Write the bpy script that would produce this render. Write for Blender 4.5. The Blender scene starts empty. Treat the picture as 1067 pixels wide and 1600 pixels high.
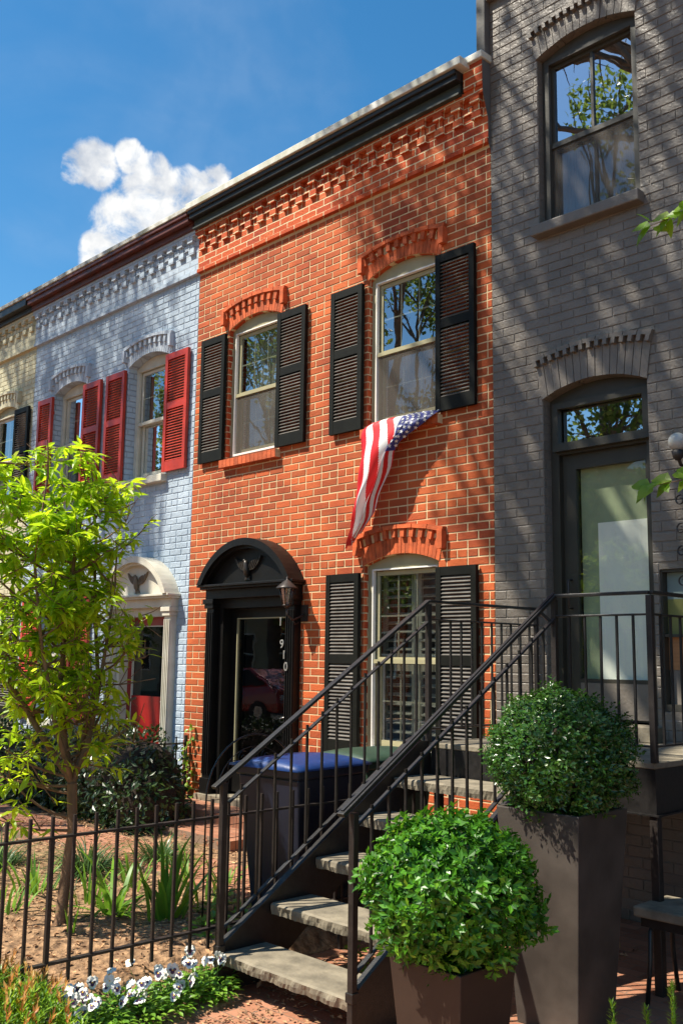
import bpy, bmesh, math, random
from mathutils import Vector, Matrix
from mathutils.geometry import tessellate_polygon
random.seed(7)
scene = bpy.context.scene
COL = scene.collection
PI = math.pi
# ------------------------------------------------------------------ camera
CAM = Vector((0.0, -6.5, 1.8))
yaw, pit, rol = math.radians(45.851), math.radians(8.4208), math.radians(0.7532)
F = Vector((-math.sin(yaw)*math.cos(pit), math.cos(yaw)*math.cos(pit), math.sin(pit)))
R = Vector((math.cos(yaw), math.sin(yaw), 0.0)); U = R.cross(F)
R2 = math.cos(rol)*R + math.sin(rol)*U; U2 = -math.sin(rol)*R + math.cos(rol)*U
cd = bpy.data.cameras.new('camera'); cam = bpy.data.objects.new('camera', cd); COL.objects.link(cam)
m = Matrix((R2, U2, -F)).transposed().to_4x4(); m.translation = CAM
cam.matrix_world = m
cd.sensor_fit = 'VERTICAL'; cd.sensor_height = 36.0; cd.lens = 36.0*1530.3/1600.0
cd.clip_start = 0.05; cd.clip_end = 2000.0
scene.camera = cam
# ------------------------------------------------------------------ sun and sky
SUNV = Vector((-0.36, -0.57, 1.0)).normalized()
sd = bpy.data.lights.new('sun', 'SUN'); sd.energy = 5.0; sd.angle = math.radians(0.55); sd.color = (1.0, 0.93, 0.80)
so = bpy.data.objects.new('sun', sd); COL.objects.link(so)
so.rotation_euler = SUNV.to_track_quat('Z', 'Y').to_euler(); so.location = (-20, -30, 50)
scene.view_settings.view_transform = 'Standard'; scene.view_settings.look = 'None'
scene.view_settings.exposure = 0.86; scene.view_settings.gamma = 1.0

world = bpy.data.worlds.new('World'); scene.world = world; world.use_nodes = True
wt = world.node_tree; wt.nodes.clear()
def N(nt, kind, **kw):
    n = nt.nodes.new(kind)
    for k, v in kw.items(): setattr(n, k, v)
    return n
def mathn(nt, op, a, b=None, clamp=False):
    n = nt.nodes.new('ShaderNodeMath'); n.operation = op; n.use_clamp = clamp
    for i, v in enumerate((a, b)):
        if v is None: continue
        if isinstance(v, (int, float)): n.inputs[i].default_value = v
        else: nt.links.new(v, n.inputs[i])
    return n.outputs[0]
wo = N(wt, 'ShaderNodeOutputWorld'); bg = N(wt, 'ShaderNodeBackground')
sky = N(wt, 'ShaderNodeTexSky'); sky.sky_type = 'NISHITA'; sky.sun_disc = False
sky.sun_elevation = math.asin(SUNV.z); sky.sun_rotation = math.atan2(SUNV.x, SUNV.y)
sky.air_density = 1.0; sky.dust_density = 0.4; sky.ozone_density = 1.6
bg.inputs['Strength'].default_value = 0.097
tc = N(wt, 'ShaderNodeTexCoord')
nz = N(wt, 'ShaderNodeTexNoise'); nz.inputs['Scale'].default_value = 24.0; nz.inputs['Detail'].default_value = 11.0; nz.inputs['Roughness'].default_value = 0.60
nz.inputs['Distortion'].default_value = 0.35
wt.links.new(tc.outputs['Generated'], nz.inputs['Vector'])
blobs = [(-0.7804, 0.4312, 0.4527, 0.0275), (-0.791, 0.4162, 0.4484, 0.020), (-0.7603, 0.4562, 0.4624, 0.0196), (-0.7589, 0.4851, 0.4345, 0.0405),
         (-0.7397, 0.5059, 0.4437, 0.028), (-0.7862, 0.4647, 0.4074, 0.0359), (-0.8042, 0.4561, 0.3811, 0.0294), (-0.7562, 0.5061, 0.4148, 0.0392),
         (-0.7257, 0.5243, 0.4454, 0.024), (-0.7826, 0.4809, 0.3953, 0.0392), (-0.7525, 0.4762, 0.4549, 0.0229),
         (-0.62, -0.55, 0.56, 0.09), (-0.4, -0.7, 0.6, 0.08), (-0.75, -0.35, 0.55, 0.07), (0.5, -0.6, 0.62, 0.1)]
cur = None
for (bx_, by_, bz_, br_) in blobs:
    v = N(wt, 'ShaderNodeVectorMath', operation='DISTANCE'); wt.links.new(tc.outputs['Generated'], v.inputs[0]); v.inputs[1].default_value = (bx_, by_, bz_)
    q = mathn(wt, 'SUBTRACT', 1.0, mathn(wt, 'DIVIDE', v.outputs['Value'], br_*1.08))
    cur = q if cur is None else mathn(wt, 'MAXIMUM', cur, q)
cl = mathn(wt, 'ADD', mathn(wt, 'MINIMUM', mathn(wt, 'SUBTRACT', mathn(wt, 'MULTIPLY', cur, 1.7), 0.26), 0.46), mathn(wt, 'MULTIPLY', mathn(wt, 'SUBTRACT', nz.outputs['Fac'], 0.5), 2.1))
mr = N(wt, 'ShaderNodeMapRange'); mr.interpolation_type = 'SMOOTHSTEP'
mr.inputs['From Min'].default_value = 0.02; mr.inputs['From Max'].default_value = 0.55; wt.links.new(cl, mr.inputs['Value'])
inb = mathn(wt, 'MULTIPLY', mr.outputs[0], mathn(wt, 'MULTIPLY', mathn(wt, 'ADD', cur, 0.30), 2.5, True), True)
nz2 = N(wt, 'ShaderNodeTexNoise'); nz2.inputs['Scale'].default_value = 34.0; nz2.inputs['Detail'].default_value = 5.0
wt.links.new(tc.outputs['Generated'], nz2.inputs['Vector'])
cr = N(wt, 'ShaderNodeValToRGB'); cr.color_ramp.elements[0].position = 0.35; cr.color_ramp.elements[0].color = (3.3, 3.6, 4.1, 1)
cr.color_ramp.elements[1].position = 0.6; cr.color_ramp.elements[1].color = (6.0, 6.0, 5.9, 1)
wt.links.new(nz2.outputs['Fac'], cr.inputs['Fac'])
nv_ = N(wt, 'ShaderNodeTexNoise'); nv_.inputs['Scale'].default_value = 3.2; nv_.inputs['Detail'].default_value = 8.0; nv_.inputs['Distortion'].default_value = 0.8
mpv = N(wt, 'ShaderNodeMapping'); mpv.inputs['Scale'].default_value = (1.0, 1.0, 2.4); wt.links.new(tc.outputs['Generated'], mpv.inputs[0]); wt.links.new(mpv.outputs[0], nv_.inputs['Vector'])
veil = mathn(wt, 'MULTIPLY', mathn(wt, 'SUBTRACT', nv_.outputs['Fac'], 0.52, True), 0.30, True)
inb = mathn(wt, 'MAXIMUM', inb, veil)
mx = N(wt, 'ShaderNodeMix', data_type='RGBA'); wt.links.new(inb, mx.inputs['Factor'])
hsv = N(wt, 'ShaderNodeHueSaturation'); hsv.inputs['Saturation'].default_value = 1.36; hsv.inputs['Hue'].default_value = 0.492; wt.links.new(sky.outputs[0], hsv.inputs['Color']); wt.links.new(hsv.outputs[0], mx.inputs[6]); wt.links.new(cr.outputs[0], mx.inputs[7])
wt.links.new(mx.outputs[2], bg.inputs['Color']); wt.links.new(bg.outputs[0], wo.inputs['Surface'])

# ------------------------------------------------------------------ materials
def setin(b, name, v):
    if name in b.inputs: b.inputs[name].default_value = v
def mat(name, col, rough=0.6, metal=0.0, var=0.12, vscale=6.0, bump=0.0, bscale=60.0, spec=0.5, coat=0.0, island=0.0, col2=None, streak=None, detail=5.0):
    """plain procedural surface: base colour broken up by noise, optional second colour in patches, optional bump"""
    mt = bpy.data.materials.new(name); mt.use_nodes = True; nt = mt.node_tree; b = nt.nodes['Principled BSDF']
    tcn = N(nt, 'ShaderNodeTexCoord'); no = N(nt, 'ShaderNodeTexNoise'); no.inputs['Scale'].default_value = vscale; no.inputs['Detail'].default_value = detail
    if streak:
        mp = N(nt, 'ShaderNodeMapping'); mp.inputs['Scale'].default_value = streak; nt.links.new(tcn.outputs['Object'], mp.inputs[0]); nt.links.new(mp.outputs[0], no.inputs['Vector'])
    else: nt.links.new(tcn.outputs['Object'], no.inputs['Vector'])
    rp = N(nt, 'ShaderNodeValToRGB'); rp.color_ramp.elements[0].position = 0.3; rp.color_ramp.elements[1].position = 0.7
    c2 = col2 if col2 else tuple(min(1, c*(1+var)) for c in col)
    c1 = tuple(c*(1-var) for c in col)
    rp.color_ramp.elements[0].color = (*c1, 1); rp.color_ramp.elements[1].color = (*c2, 1)
    nt.links.new(no.outputs['Fac'], rp.inputs['Fac']); out = rp.outputs[0]
    if island:
        g = N(nt, 'ShaderNodeNewGeometry'); hs = N(nt, 'ShaderNodeHueSaturation')
        nt.links.new(mathn(nt, 'ADD', mathn(nt, 'MULTIPLY', g.outputs['Random Per Island'], 2*island), 1-island), hs.inputs['Value'])
        nt.links.new(out, hs.inputs['Color']); out = hs.outputs[0]
    nt.links.new(out, b.inputs['Base Color'])
    setin(b, 'Roughness', rough); setin(b, 'Metallic', metal); setin(b, 'Specular IOR Level', spec); setin(b, 'Coat Weight', coat)
    if bump:
        n2 = N(nt, 'ShaderNodeTexNoise'); n2.inputs['Scale'].default_value = bscale; n2.inputs['Detail'].default_value = 6.0; nt.links.new(tcn.outputs['Object'], n2.inputs['Vector'])
        bp = N(nt, 'ShaderNodeBump'); bp.inputs['Strength'].default_value = 1.0; bp.inputs['Distance'].default_value = bump
        nt.links.new(n2.outputs['Fac'], bp.inputs['Height']); nt.links.new(bp.outputs[0], b.inputs['Normal'])
    return mt

def brick(name, ramp, mortar, row=0.0735, width=0.228, msize=0.010, bumpd=0.012, rough=0.8, horiz=False, painted=False, squash=6, chip=None, wob=0.004, spec=0.3):
    mt = bpy.data.materials.new(name); mt.use_nodes = True; nt = mt.node_tree; b = nt.nodes['Principled BSDF']
    tcn = N(nt, 'ShaderNodeTexCoord'); sp = N(nt, 'ShaderNodeSeparateXYZ'); nt.links.new(tcn.outputs['Object'], sp.inputs[0])
    wn = N(nt, 'ShaderNodeTexNoise'); wn.inputs['Scale'].default_value = 5.0; wn.inputs['Detail'].default_value = 3.0; nt.links.new(tcn.outputs['Object'], wn.inputs['Vector'])
    wn2 = N(nt, 'ShaderNodeTexNoise'); wn2.inputs['Scale'].default_value = 34.0; wn2.inputs['Detail'].default_value = 2.0; nt.links.new(tcn.outputs['Object'], wn2.inputs['Vector'])
    cb = N(nt, 'ShaderNodeCombineXYZ')
    dx = mathn(nt, 'ADD', mathn(nt, 'MULTIPLY', mathn(nt, 'SUBTRACT', wn.outputs['Fac'], 0.5), wob*4), mathn(nt, 'MULTIPLY', mathn(nt, 'SUBTRACT', wn2.outputs['Fac'], 0.5), wob*1.6))
    if horiz: xa, ya = sp.outputs[0], sp.outputs[1]
    else: xa, ya = mathn(nt, 'ADD', sp.outputs[0], sp.outputs[1]), sp.outputs[2]
    nt.links.new(mathn(nt, 'ADD', xa, mathn(nt, 'MULTIPLY', dx, 1.5)), cb.inputs[0]); nt.links.new(mathn(nt, 'ADD', ya, dx), cb.inputs[1])
    bt = N(nt, 'ShaderNodeTexBrick'); bt.offset = 0.5; bt.squash = 0.5 if squash else 1.0; bt.squash_frequency = squash or 2
    bt.inputs['Scale'].default_value = 1.0; bt.inputs['Brick Width'].default_value = width; bt.inputs['Row Height'].default_value = row
    bt.inputs['Mortar Size'].default_value = msize*0.5; bt.inputs['Mortar Smooth'].default_value = 0.25; bt.inputs['Bias'].default_value = 0.0
    bt.inputs['Color1'].default_value = (0, 0, 0, 1); bt.inputs['Color2'].default_value = (1, 1, 1, 1); bt.inputs['Mortar'].default_value = (0.5, 0.5, 0.5, 1)
    nt.links.new(cb.outputs[0], bt.inputs['Vector'])
    n3 = N(nt, 'ShaderNodeTexNoise'); n3.inputs['Scale'].default_value = 1.3; n3.inputs['Detail'].default_value = 6.0; n3.inputs['Roughness'].default_value = 0.65; nt.links.new(tcn.outputs['Object'], n3.inputs['Vector'])
    n4 = N(nt, 'ShaderNodeTexNoise'); n4.inputs['Scale'].default_value = 45.0; n4.inputs['Detail'].default_value = 5.0; nt.links.new(tcn.outputs['Object'], n4.inputs['Vector'])
    bw = N(nt, 'ShaderNodeRGBToBW'); nt.links.new(bt.outputs['Color'], bw.inputs[0])
    amt = 0.25 if painted else 0.6
    f = mathn(nt, 'ADD', mathn(nt, 'ADD', mathn(nt, 'MULTIPLY', bw.outputs[0], amt), mathn(nt, 'MULTIPLY', n3.outputs['Fac'], 1.0-amt)), mathn(nt, 'MULTIPLY', mathn(nt, 'SUBTRACT', n4.outputs['Fac'], 0.5), 0.5), True)
    rp = N(nt, 'ShaderNodeValToRGB')
    els = rp.color_ramp.elements
    els[0].position, els[0].color = 0.1, (*ramp[0], 1); els[1].position, els[1].color = 0.85, (*ramp[-1], 1)
    for i, c in enumerate(ramp[1:-1]):
        e = els.new(0.1 + 0.75*(i+1)/(len(ramp)-1)); e.color = (*c, 1)
    nt.links.new(f, rp.inputs['Fac'])
    mc = N(nt, 'ShaderNodeMix', data_type='RGBA'); nt.links.new(bt.outputs['Fac'], mc.inputs['Factor'])
    nt.links.new(rp.outputs[0], mc.inputs[6])
    mm = N(nt, 'ShaderNodeMix', data_type='RGBA'); nt.links.new(n4.outputs['Fac'], mm.inputs['Factor']); mm.inputs[6].default_value = (*[c*0.75 for c in mortar], 1); mm.inputs[7].default_value = (*[min(1, c*1.2) for c in mortar], 1)
    nt.links.new(mm.outputs[2], mc.inputs[7]); out = mc.outputs[2]
    if chip:
        vn = N(nt, 'ShaderNodeTexNoise'); vn.inputs['Scale'].default_value = 9.0; vn.inputs['Detail'].default_value = 8.0; vn.inputs['Roughness'].default_value = 0.7; nt.links.new(tcn.outputs['Object'], vn.inputs['Vector'])
        k = mathn(nt, 'MULTIPLY', mathn(nt, 'SUBTRACT', vn.outputs['Fac'], 0.64), 14.0, True)
        cx = N(nt, 'ShaderNodeMix', data_type='RGBA'); nt.links.new(k, cx.inputs['Factor']); nt.links.new(out, cx.inputs[6]); cx.inputs[7].default_value = (*chip, 1); out = cx.outputs[2]
    nt.links.new(out, b.inputs['Base Color']); setin(b, 'Roughness', rough); setin(b, 'Specular IOR Level', spec)
    h = mathn(nt, 'ADD', mathn(nt, 'SUBTRACT', 1.0, bt.outputs['Fac']), mathn(nt, 'ADD', mathn(nt, 'MULTIPLY', n4.outputs['Fac'], 0.16 if painted else 0.35), mathn(nt, 'MULTIPLY', bw.outputs[0], 0.35 if painted else 0.15)))
    bp = N(nt, 'ShaderNodeBump'); bp.inputs['Strength'].default_value = 1.0; bp.inputs['Distance'].default_value = bumpd
    nt.links.new(h, bp.inputs['Height']); nt.links.new(bp.outputs[0], b.inputs['Normal'])
    return mt

def leafmat(name, c1, c2, trans=0.4, rough=0.4, c3=None, scale=4.0, spec=0.5, tcol=None):
    mt = bpy.data.materials.new(name); mt.use_nodes = True; nt = mt.node_tree; b = nt.nodes['Principled BSDF']; o = nt.nodes['Material Output']
    g = N(nt, 'ShaderNodeNewGeometry'); tcn = N(nt, 'ShaderNodeTexCoord'); no = N(nt, 'ShaderNodeTexNoise'); no.inputs['Scale'].default_value = scale; nt.links.new(tcn.outputs['Object'], no.inputs['Vector'])
    rp = N(nt, 'ShaderNodeValToRGB'); els = rp.color_ramp.elements; els[0].position, els[0].color = 0.1, (*c1, 1); els[1].position, els[1].color = 0.8, (*c2, 1)
    if c3: e = els.new(0.96); e.color = (*c3, 1)
    f = mathn(nt, 'ADD', mathn(nt, 'MULTIPLY', g.outputs['Random Per Island'], 0.75), mathn(nt, 'MULTIPLY', mathn(nt, 'SUBTRACT', no.outputs['Fac'], 0.3), 0.6), True)
    nt.links.new(f, rp.inputs['Fac']); nt.links.new(rp.outputs[0], b.inputs['Base Color']); setin(b, 'Roughness', rough); setin(b, 'Specular IOR Level', spec)
    tr = N(nt, 'ShaderNodeBsdfTranslucent'); hs = N(nt, 'ShaderNodeHueSaturation'); hs.inputs['Value'].default_value = 1.6; hs.inputs['Hue'].default_value = 0.485; nt.links.new(rp.outputs[0], hs.inputs['Color']); nt.links.new(hs.outputs[0], tr.inputs['Color'])
    ms = N(nt, 'ShaderNodeMixShader'); ms.inputs[0].default_value = trans; nt.links.new(b.outputs[0], ms.inputs[1]); nt.links.new(tr.outputs[0], ms.inputs[2]); nt.links.new(ms.outputs[0], o.inputs['Surface'])
    return mt

def glassmat(name, refl=0.4, tint=(0.85, 0.9, 0.85), wave=0.0015, rough=0.01):
    mt = bpy.data.materials.new(name); mt.use_nodes = True; nt = mt.node_tree; nt.nodes.remove(nt.nodes['Principled BSDF']); o = nt.nodes['Material Output']
    t = N(nt, 'ShaderNodeBsdfTransparent'); t.inputs[0].default_value = (*tint, 1); g = N(nt, 'ShaderNodeBsdfGlossy'); g.inputs['Roughness'].default_value = rough; g.inputs['Color'].default_value = (0.95, 0.97, 1, 1)
    lw = N(nt, 'ShaderNodeLayerWeight'); lw.inputs['Blend'].default_value = 0.35
    f = mathn(nt, 'ADD', refl, mathn(nt, 'MULTIPLY', lw.outputs['Fresnel'], 0.5), True)
    no = N(nt, 'ShaderNodeTexNoise'); no.inputs['Scale'].default_value = 2.2; tcn = N(nt, 'ShaderNodeTexCoord'); nt.links.new(tcn.outputs['Object'], no.inputs['Vector'])
    bp = N(nt, 'ShaderNodeBump'); bp.inputs['Distance'].default_value = wave*0.6; nt.links.new(no.outputs['Fac'], bp.inputs['Height']); nt.links.new(bp.outputs[0], g.inputs['Normal'])
    ms = N(nt, 'ShaderNodeMixShader'); nt.links.new(f, ms.inputs[0]); nt.links.new(t.outputs[0], ms.inputs[1]); nt.links.new(g.outputs[0], ms.inputs[2]); nt.links.new(ms.outputs[0], o.inputs['Surface'])
    return mt
def meshmat(name, col, op):
    mt = bpy.data.materials.new(name); mt.use_nodes = True; nt = mt.node_tree; b = nt.nodes['Principled BSDF']; o = nt.nodes['Material Output']
    b.inputs['Base Color'].default_value = (*col, 1); setin(b, 'Roughness', 0.7)
    t = N(nt, 'ShaderNodeBsdfTransparent'); ms = N(nt, 'ShaderNodeMixShader')
    no = N(nt, 'ShaderNodeTexNoise'); no.inputs['Scale'].default_value = 3.0; tcn = N(nt, 'ShaderNodeTexCoord'); nt.links.new(tcn.outputs['Object'], no.inputs['Vector'])
    nt.links.new(mathn(nt, 'ADD', op-0.1, mathn(nt, 'MULTIPLY', no.outputs['Fac'], 0.2), True), ms.inputs[0]); nt.links.new(t.outputs[0], ms.inputs[1]); nt.links.new(b.outputs[0], ms.inputs[2]); nt.links.new(ms.outputs[0], o.inputs['Surface'])
    return mt

M = {}
M['redbrick'] = brick('red_brick', [(0.26, 0.040, 0.016), (0.40, 0.058, 0.016), (0.46, 0.074, 0.019), (0.50, 0.092, 0.025), (0.54, 0.15, 0.055)], (0.72, 0.56, 0.34), msize=0.0135, bumpd=0.018)
M['redsolid'] = mat('red_brick_unit', (0.47, 0.092, 0.024), 0.85, var=0.25, vscale=14, bump=0.004, bscale=70, island=0.22)
M['redunit'] = mat('red_brick_face', (0.36, 0.052, 0.011), 0.85, var=0.25, vscale=1.6, bump=0.004, bscale=80, island=0.20, col2=(0.54, 0.118, 0.026), detail=9)
M['mortar'] = mat('mortar', (0.66, 0.50, 0.28), 0.95, bump=0.003, bscale=90)
M['bluebrick'] = brick('blue_painted_brick', [(0.33, 0.41, 0.49), (0.41, 0.49, 0.57), (0.50, 0.58, 0.66)], (0.33, 0.37, 0.43), msize=0.013, bumpd=0.022, rough=0.65, painted=True, chip=(0.28, 0.25, 0.23))
M['bluesolid'] = mat('blue_painted_unit', (0.42, 0.47, 0.53), 0.65, var=0.1, bump=0.004, bscale=60, island=0.06)
M['blueunit'] = mat('blue_painted_brick_face', (0.36, 0.44, 0.52), 0.6, var=0.14, vscale=2.0, bump=0.006, bscale=40, island=0.05, col2=(0.46, 0.54, 0.62), detail=9)
M['yelunit'] = mat('cream_painted_brick_face', (0.50, 0.46, 0.30), 0.65, var=0.12, vscale=2.0, bump=0.005, bscale=40, island=0.05)
M['grayunit'] = mat('grey_painted_brick_face', (0.140, 0.120, 0.098), 0.42, var=0.14, vscale=2.0, bump=0.006, bscale=38, island=0.07, col2=(0.185, 0.160, 0.134), spec=0.5, detail=9)
M['bluedark'] = mat('blue_painted_timber', (0.24, 0.32, 0.35), 0.6, bump=0.001)
M['yelbrick'] = brick('cream_painted_brick', [(0.44, 0.41, 0.27), (0.54, 0.50, 0.34), (0.60, 0.56, 0.40)], (0.42, 0.39, 0.26), msize=0.008, bumpd=0.010, rough=0.7, painted=True)
M['yelsolid'] = mat('cream_painted_unit', (0.52, 0.48, 0.33), 0.7, bump=0.003)
M['graybrick'] = brick('grey_painted_brick', [(0.120, 0.102, 0.084), (0.155, 0.133, 0.110), (0.190, 0.165, 0.138)], (0.17, 0.15, 0.125), msize=0.016, bumpd=0.045, rough=0.42, painted=True, squash=0, wob=0.006, spec=0.6)
M['graysolid'] = mat('grey_painted_unit', (0.155, 0.133, 0.110), 0.45, var=0.1, bump=0.004, bscale=50, island=0.06)
M['grayframe'] = mat('grey_painted_timber', (0.045, 0.041, 0.031), 0.5, bump=0.001, bscale=40)
M['graytrim'] = mat('dark_olive_timber', (0.034, 0.030, 0.020), 0.5, bump=0.001, bscale=40)
M['redreflect'] = mat('door_red_car_reflection', (0.30, 0.012, 0.010), 0.35, var=0.15)  # red car's reflection put into the door leaf colour
M['eagle'] = mat('dull_bronze', (0.035, 0.028, 0.022), 0.4, metal=0.3)
M['browneagle'] = mat('brown_weathered_relief', (0.16, 0.12, 0.08), 0.7)
M['black'] = mat('black_gloss_paint', (0.006, 0.0055, 0.005), 0.42, var=0.3, bump=0.0015, bscale=30, spec=0.3)
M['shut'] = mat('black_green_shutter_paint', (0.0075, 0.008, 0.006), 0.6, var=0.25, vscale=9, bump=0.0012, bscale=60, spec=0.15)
M['slat'] = mat('black_slats_lit_tone', (0.105, 0.095, 0.082), 0.6, var=0.3, vscale=12, island=0.2, spec=0.3)  # paler than the shutter paint: sunlit louvre highlights put into the colour
M['cornice'] = mat('black_cornice_paint', (0.010, 0.012, 0.012), 0.5, var=0.3, bump=0.002)
M['frieze'] = mat('dark_olive_frieze_paint', (0.036, 0.042, 0.032), 0.55, var=0.15, bump=0.001)
M['redcorn'] = mat('oxblood_cornice_paint', (0.085, 0.020, 0.012), 0.5, var=0.3, bump=0.002)
M['redshut'] = mat('red_shutter_paint', (0.42, 0.030, 0.012), 0.45, var=0.2, vscale=7, bump=0.001, bscale=60)
M['tan'] = mat('olive_tan_frame_paint', (0.34, 0.31, 0.18), 0.55, var=0.1, bump=0.001)
M['cream'] = mat('cream_trim_paint', (0.60, 0.56, 0.44), 0.6, var=0.14, vscale=5, bump=0.002, bscale=35, col2=(0.66, 0.62, 0.52))
M['white'] = mat('white_trim_paint', (0.80, 0.78, 0.72), 0.45, var=0.05)
M['coping'] = mat('weathered_white_coping', (0.74, 0.73, 0.68), 0.6, var=0.1, vscale=2.5, col2=(0.40, 0.40, 0.30), streak=(3, 1, 1), bump=0.002)
M['copingdirty'] = mat('mossy_coping', (0.30, 0.30, 0.20), 0.7, var=0.5, vscale=5, col2=(0.72, 0.70, 0.64), bump=0.003)
M['dark'] = mat('dark_interior', (0.02, 0.019, 0.018), 0.9)
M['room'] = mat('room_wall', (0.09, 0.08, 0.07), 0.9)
M['curtain'] = mat('white_curtain', (0.55, 0.52, 0.46), 0.9, var=0.3, vscale=3.0, streak=(14, 14, 0.6))
M['curtdim'] = mat('grey_brown_curtain', (0.20, 0.17, 0.14), 0.9, var=0.35, vscale=3.0, streak=(10, 10, 0.5))
M['blind'] = mat('white_roller_blind', (0.82, 0.81, 0.76), 0.8, var=0.04)
M['greensheet'] = mat('pale_green_sheer_and_reflection', (0.30, 0.34, 0.22), 0.8, var=0.1)  # blue house sheers, and the tree reflection painted behind the entrance glass
M['glass'] = glassmat('window_glass', 0.30)
M['glassdark'] = glassmat('door_glass', 0.05, (0.6, 0.6, 0.58))
M['glassdoor'] = glassmat('entrance_glass', 0.02, (0.9, 0.93, 0.88))
M['screen'] = meshmat('insect_screen', (0.09, 0.075, 0.06), 0.50)
M['iron'] = mat('black_iron', (0.012, 0.0105, 0.010), 0.42, var=0.45, vscale=30, bump=0.0012, bscale=120, spec=0.6)
M['ironrust'] = mat('rusty_black_iron', (0.018, 0.013, 0.011), 0.5, var=0.4, vscale=20, bump=0.0015, bscale=90)
M['stone'] = mat('bluestone_tread', (0.20, 0.17, 0.12), 0.85, var=0.35, vscale=9, bump=0.006, bscale=26, detail=9)
M['planter'] = mat('dark_bronze_planter', (0.032, 0.019, 0.013), 0.5, var=0.18, vscale=5, bump=0.0012, bscale=18)
M['planter2'] = mat('grey_metal_planter', (0.058, 0.048, 0.040), 0.5, var=0.45, vscale=4, bump=0.0012, bscale=18)
M['soil'] = mat('garden_soil', (0.22, 0.115, 0.055), 1.0, var=0.55, vscale=16, bump=0.06, bscale=16, col2=(0.44, 0.265, 0.14), detail=10)
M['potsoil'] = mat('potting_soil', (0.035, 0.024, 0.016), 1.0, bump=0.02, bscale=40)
M['pave'] = brick('brick_paving', [(0.25, 0.10, 0.055), (0.34, 0.15, 0.085), (0.42, 0.20, 0.12)], (0.24, 0.16, 0.11), row=0.10, width=0.205, msize=0.008, bumpd=0.008, horiz=True, squash=0, wob=0.008)
M['asphalt'] = mat('asphalt', (0.05, 0.05, 0.052), 0.9, var=0.2, bump=0.004, bscale=80)
M['kerb'] = mat('granite_kerb', (0.33, 0.32, 0.31), 0.8, bump=0.003)
M['roof'] = mat('tar_roof', (0.12, 0.12, 0.12), 0.9)
M['bark'] = mat('young_brown_bark', (0.20, 0.115, 0.062), 0.85, var=0.35, vscale=20, bump=0.004, bscale=60, streak=(1, 1, 0.3))
M['barkbig'] = mat('grey_brown_bark', (0.14, 0.11, 0.085), 0.9, var=0.35, vscale=8, bump=0.02, bscale=20)
M['leafy'] = leafmat('spring_leaves', (0.15, 0.32, 0.010), (0.42, 0.58, 0.018), 0.6, 0.35, (0.52, 0.58, 0.05), scale=3)
M['leafbig'] = leafmat('street_tree_leaves', (0.07, 0.13, 0.02), (0.17, 0.24, 0.04), 0.45, 0.5, (0.30, 0.34, 0.08), scale=1)
M['box'] = leafmat('boxwood_leaves', (0.018, 0.085, 0.006), (0.090, 0.28, 0.014), 0.25, 0.36, (0.26, 0.42, 0.03), scale=7, spec=0.4)
M['box2'] = leafmat('boxwood_dark_leaves', (0.014, 0.055, 0.008), (0.060, 0.16, 0.016), 0.2, 0.26, (0.14, 0.22, 0.05), scale=7, spec=0.6)
M['hedge'] = leafmat('laurel_hedge_leaves', (0.010, 0.028, 0.008), (0.035, 0.070, 0.014), 0.18, 0.35, (0.10, 0.16, 0.03), scale=3)
M['blade'] = leafmat('strap_leaves', (0.06, 0.17, 0.015), (0.18, 0.36, 0.03), 0.35, 0.4, (0.20, 0.32, 0.05), scale=5)
M['bladedark'] = leafmat('lilyturf_leaves', (0.02, 0.065, 0.015), (0.08, 0.16, 0.04), 0.25, 0.35, (0.16, 0.22, 0.08), scale=5)
M['pansyleaf'] = leafmat('pansy_leaves', (0.06, 0.18, 0.015), (0.20, 0.38, 0.03), 0.3, 0.4, (0.2, 0.34, 0.05), scale=10)
M['shrub'] = leafmat('low_shrub_leaves', (0.05, 0.15, 0.012), (0.26, 0.46, 0.02), 0.4, 0.4, (0.62, 0.20, 0.03), scale=5)
M['redtip'] = leafmat('orange_red_tips', (0.42, 0.16, 0.03), (0.58, 0.36, 0.10), 0.4, 0.4)
M['petal'] = mat('white_petals', (0.80, 0.79, 0.72), 0.6, var=0.06)
M['purple'] = mat('purple_blotch', (0.045, 0.012, 0.07), 0.6)
M['yellow'] = mat('yellow_eye', (0.75, 0.45, 0.03), 0.6)
M['litter'] = mat('dead_leaves', (0.36, 0.20, 0.10), 0.85, var=0.5, island=0.45)
M['fred'] = mat('flag_red', (0.52, 0.006, 0.010), 0.5, var=0.05)
M['fwhite'] = mat('flag_white', (0.62, 0.62, 0.61), 0.5, var=0.03)
M['fblue'] = mat('flag_blue', (0.018, 0.025, 0.16), 0.5, var=0.08)
M['bluelid'] = mat('blue_bin_plastic', (0.006, 0.035, 0.15), 0.45, var=0.15, bump=0.001)
M['bindark'] = mat('navy_bin_plastic', (0.008, 0.012, 0.026), 0.4, var=0.2)
M['greenlid'] = mat('green_bin_plastic', (0.022, 0.050, 0.030), 0.45, var=0.25)
M['lampmetal'] = mat('aged_bronze_lamp', (0.05, 0.042, 0.038), 0.42, metal=0.4, var=0.3)
M['lampglass'] = glassmat('lantern_glass', 0.25, (0.85, 0.65, 0.5))
M['brass'] = mat('satin_nickel', (0.62, 0.60, 0.56), 0.3, metal=0.9)
M['digit'] = mat('pewter_digits', (0.50, 0.49, 0.46), 0.35, metal=0.6)
M['carred'] = mat('red_car_paint', (0.55, 0.012, 0.010), 0.25, var=0.03, coat=0.8)
M['tyre'] = mat('tyre_rubber', (0.02, 0.02, 0.02), 0.85)
M['teal'] = mat('teal_blind', (0.20, 0.27, 0.26), 0.6)
M['orange'] = mat('orange_wood_panel', (0.42, 0.19, 0.075), 0.55, streak=(1, 1, 12))
M['olive'] = mat('olive_board', (0.20, 0.20, 0.055), 0.55)
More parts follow.
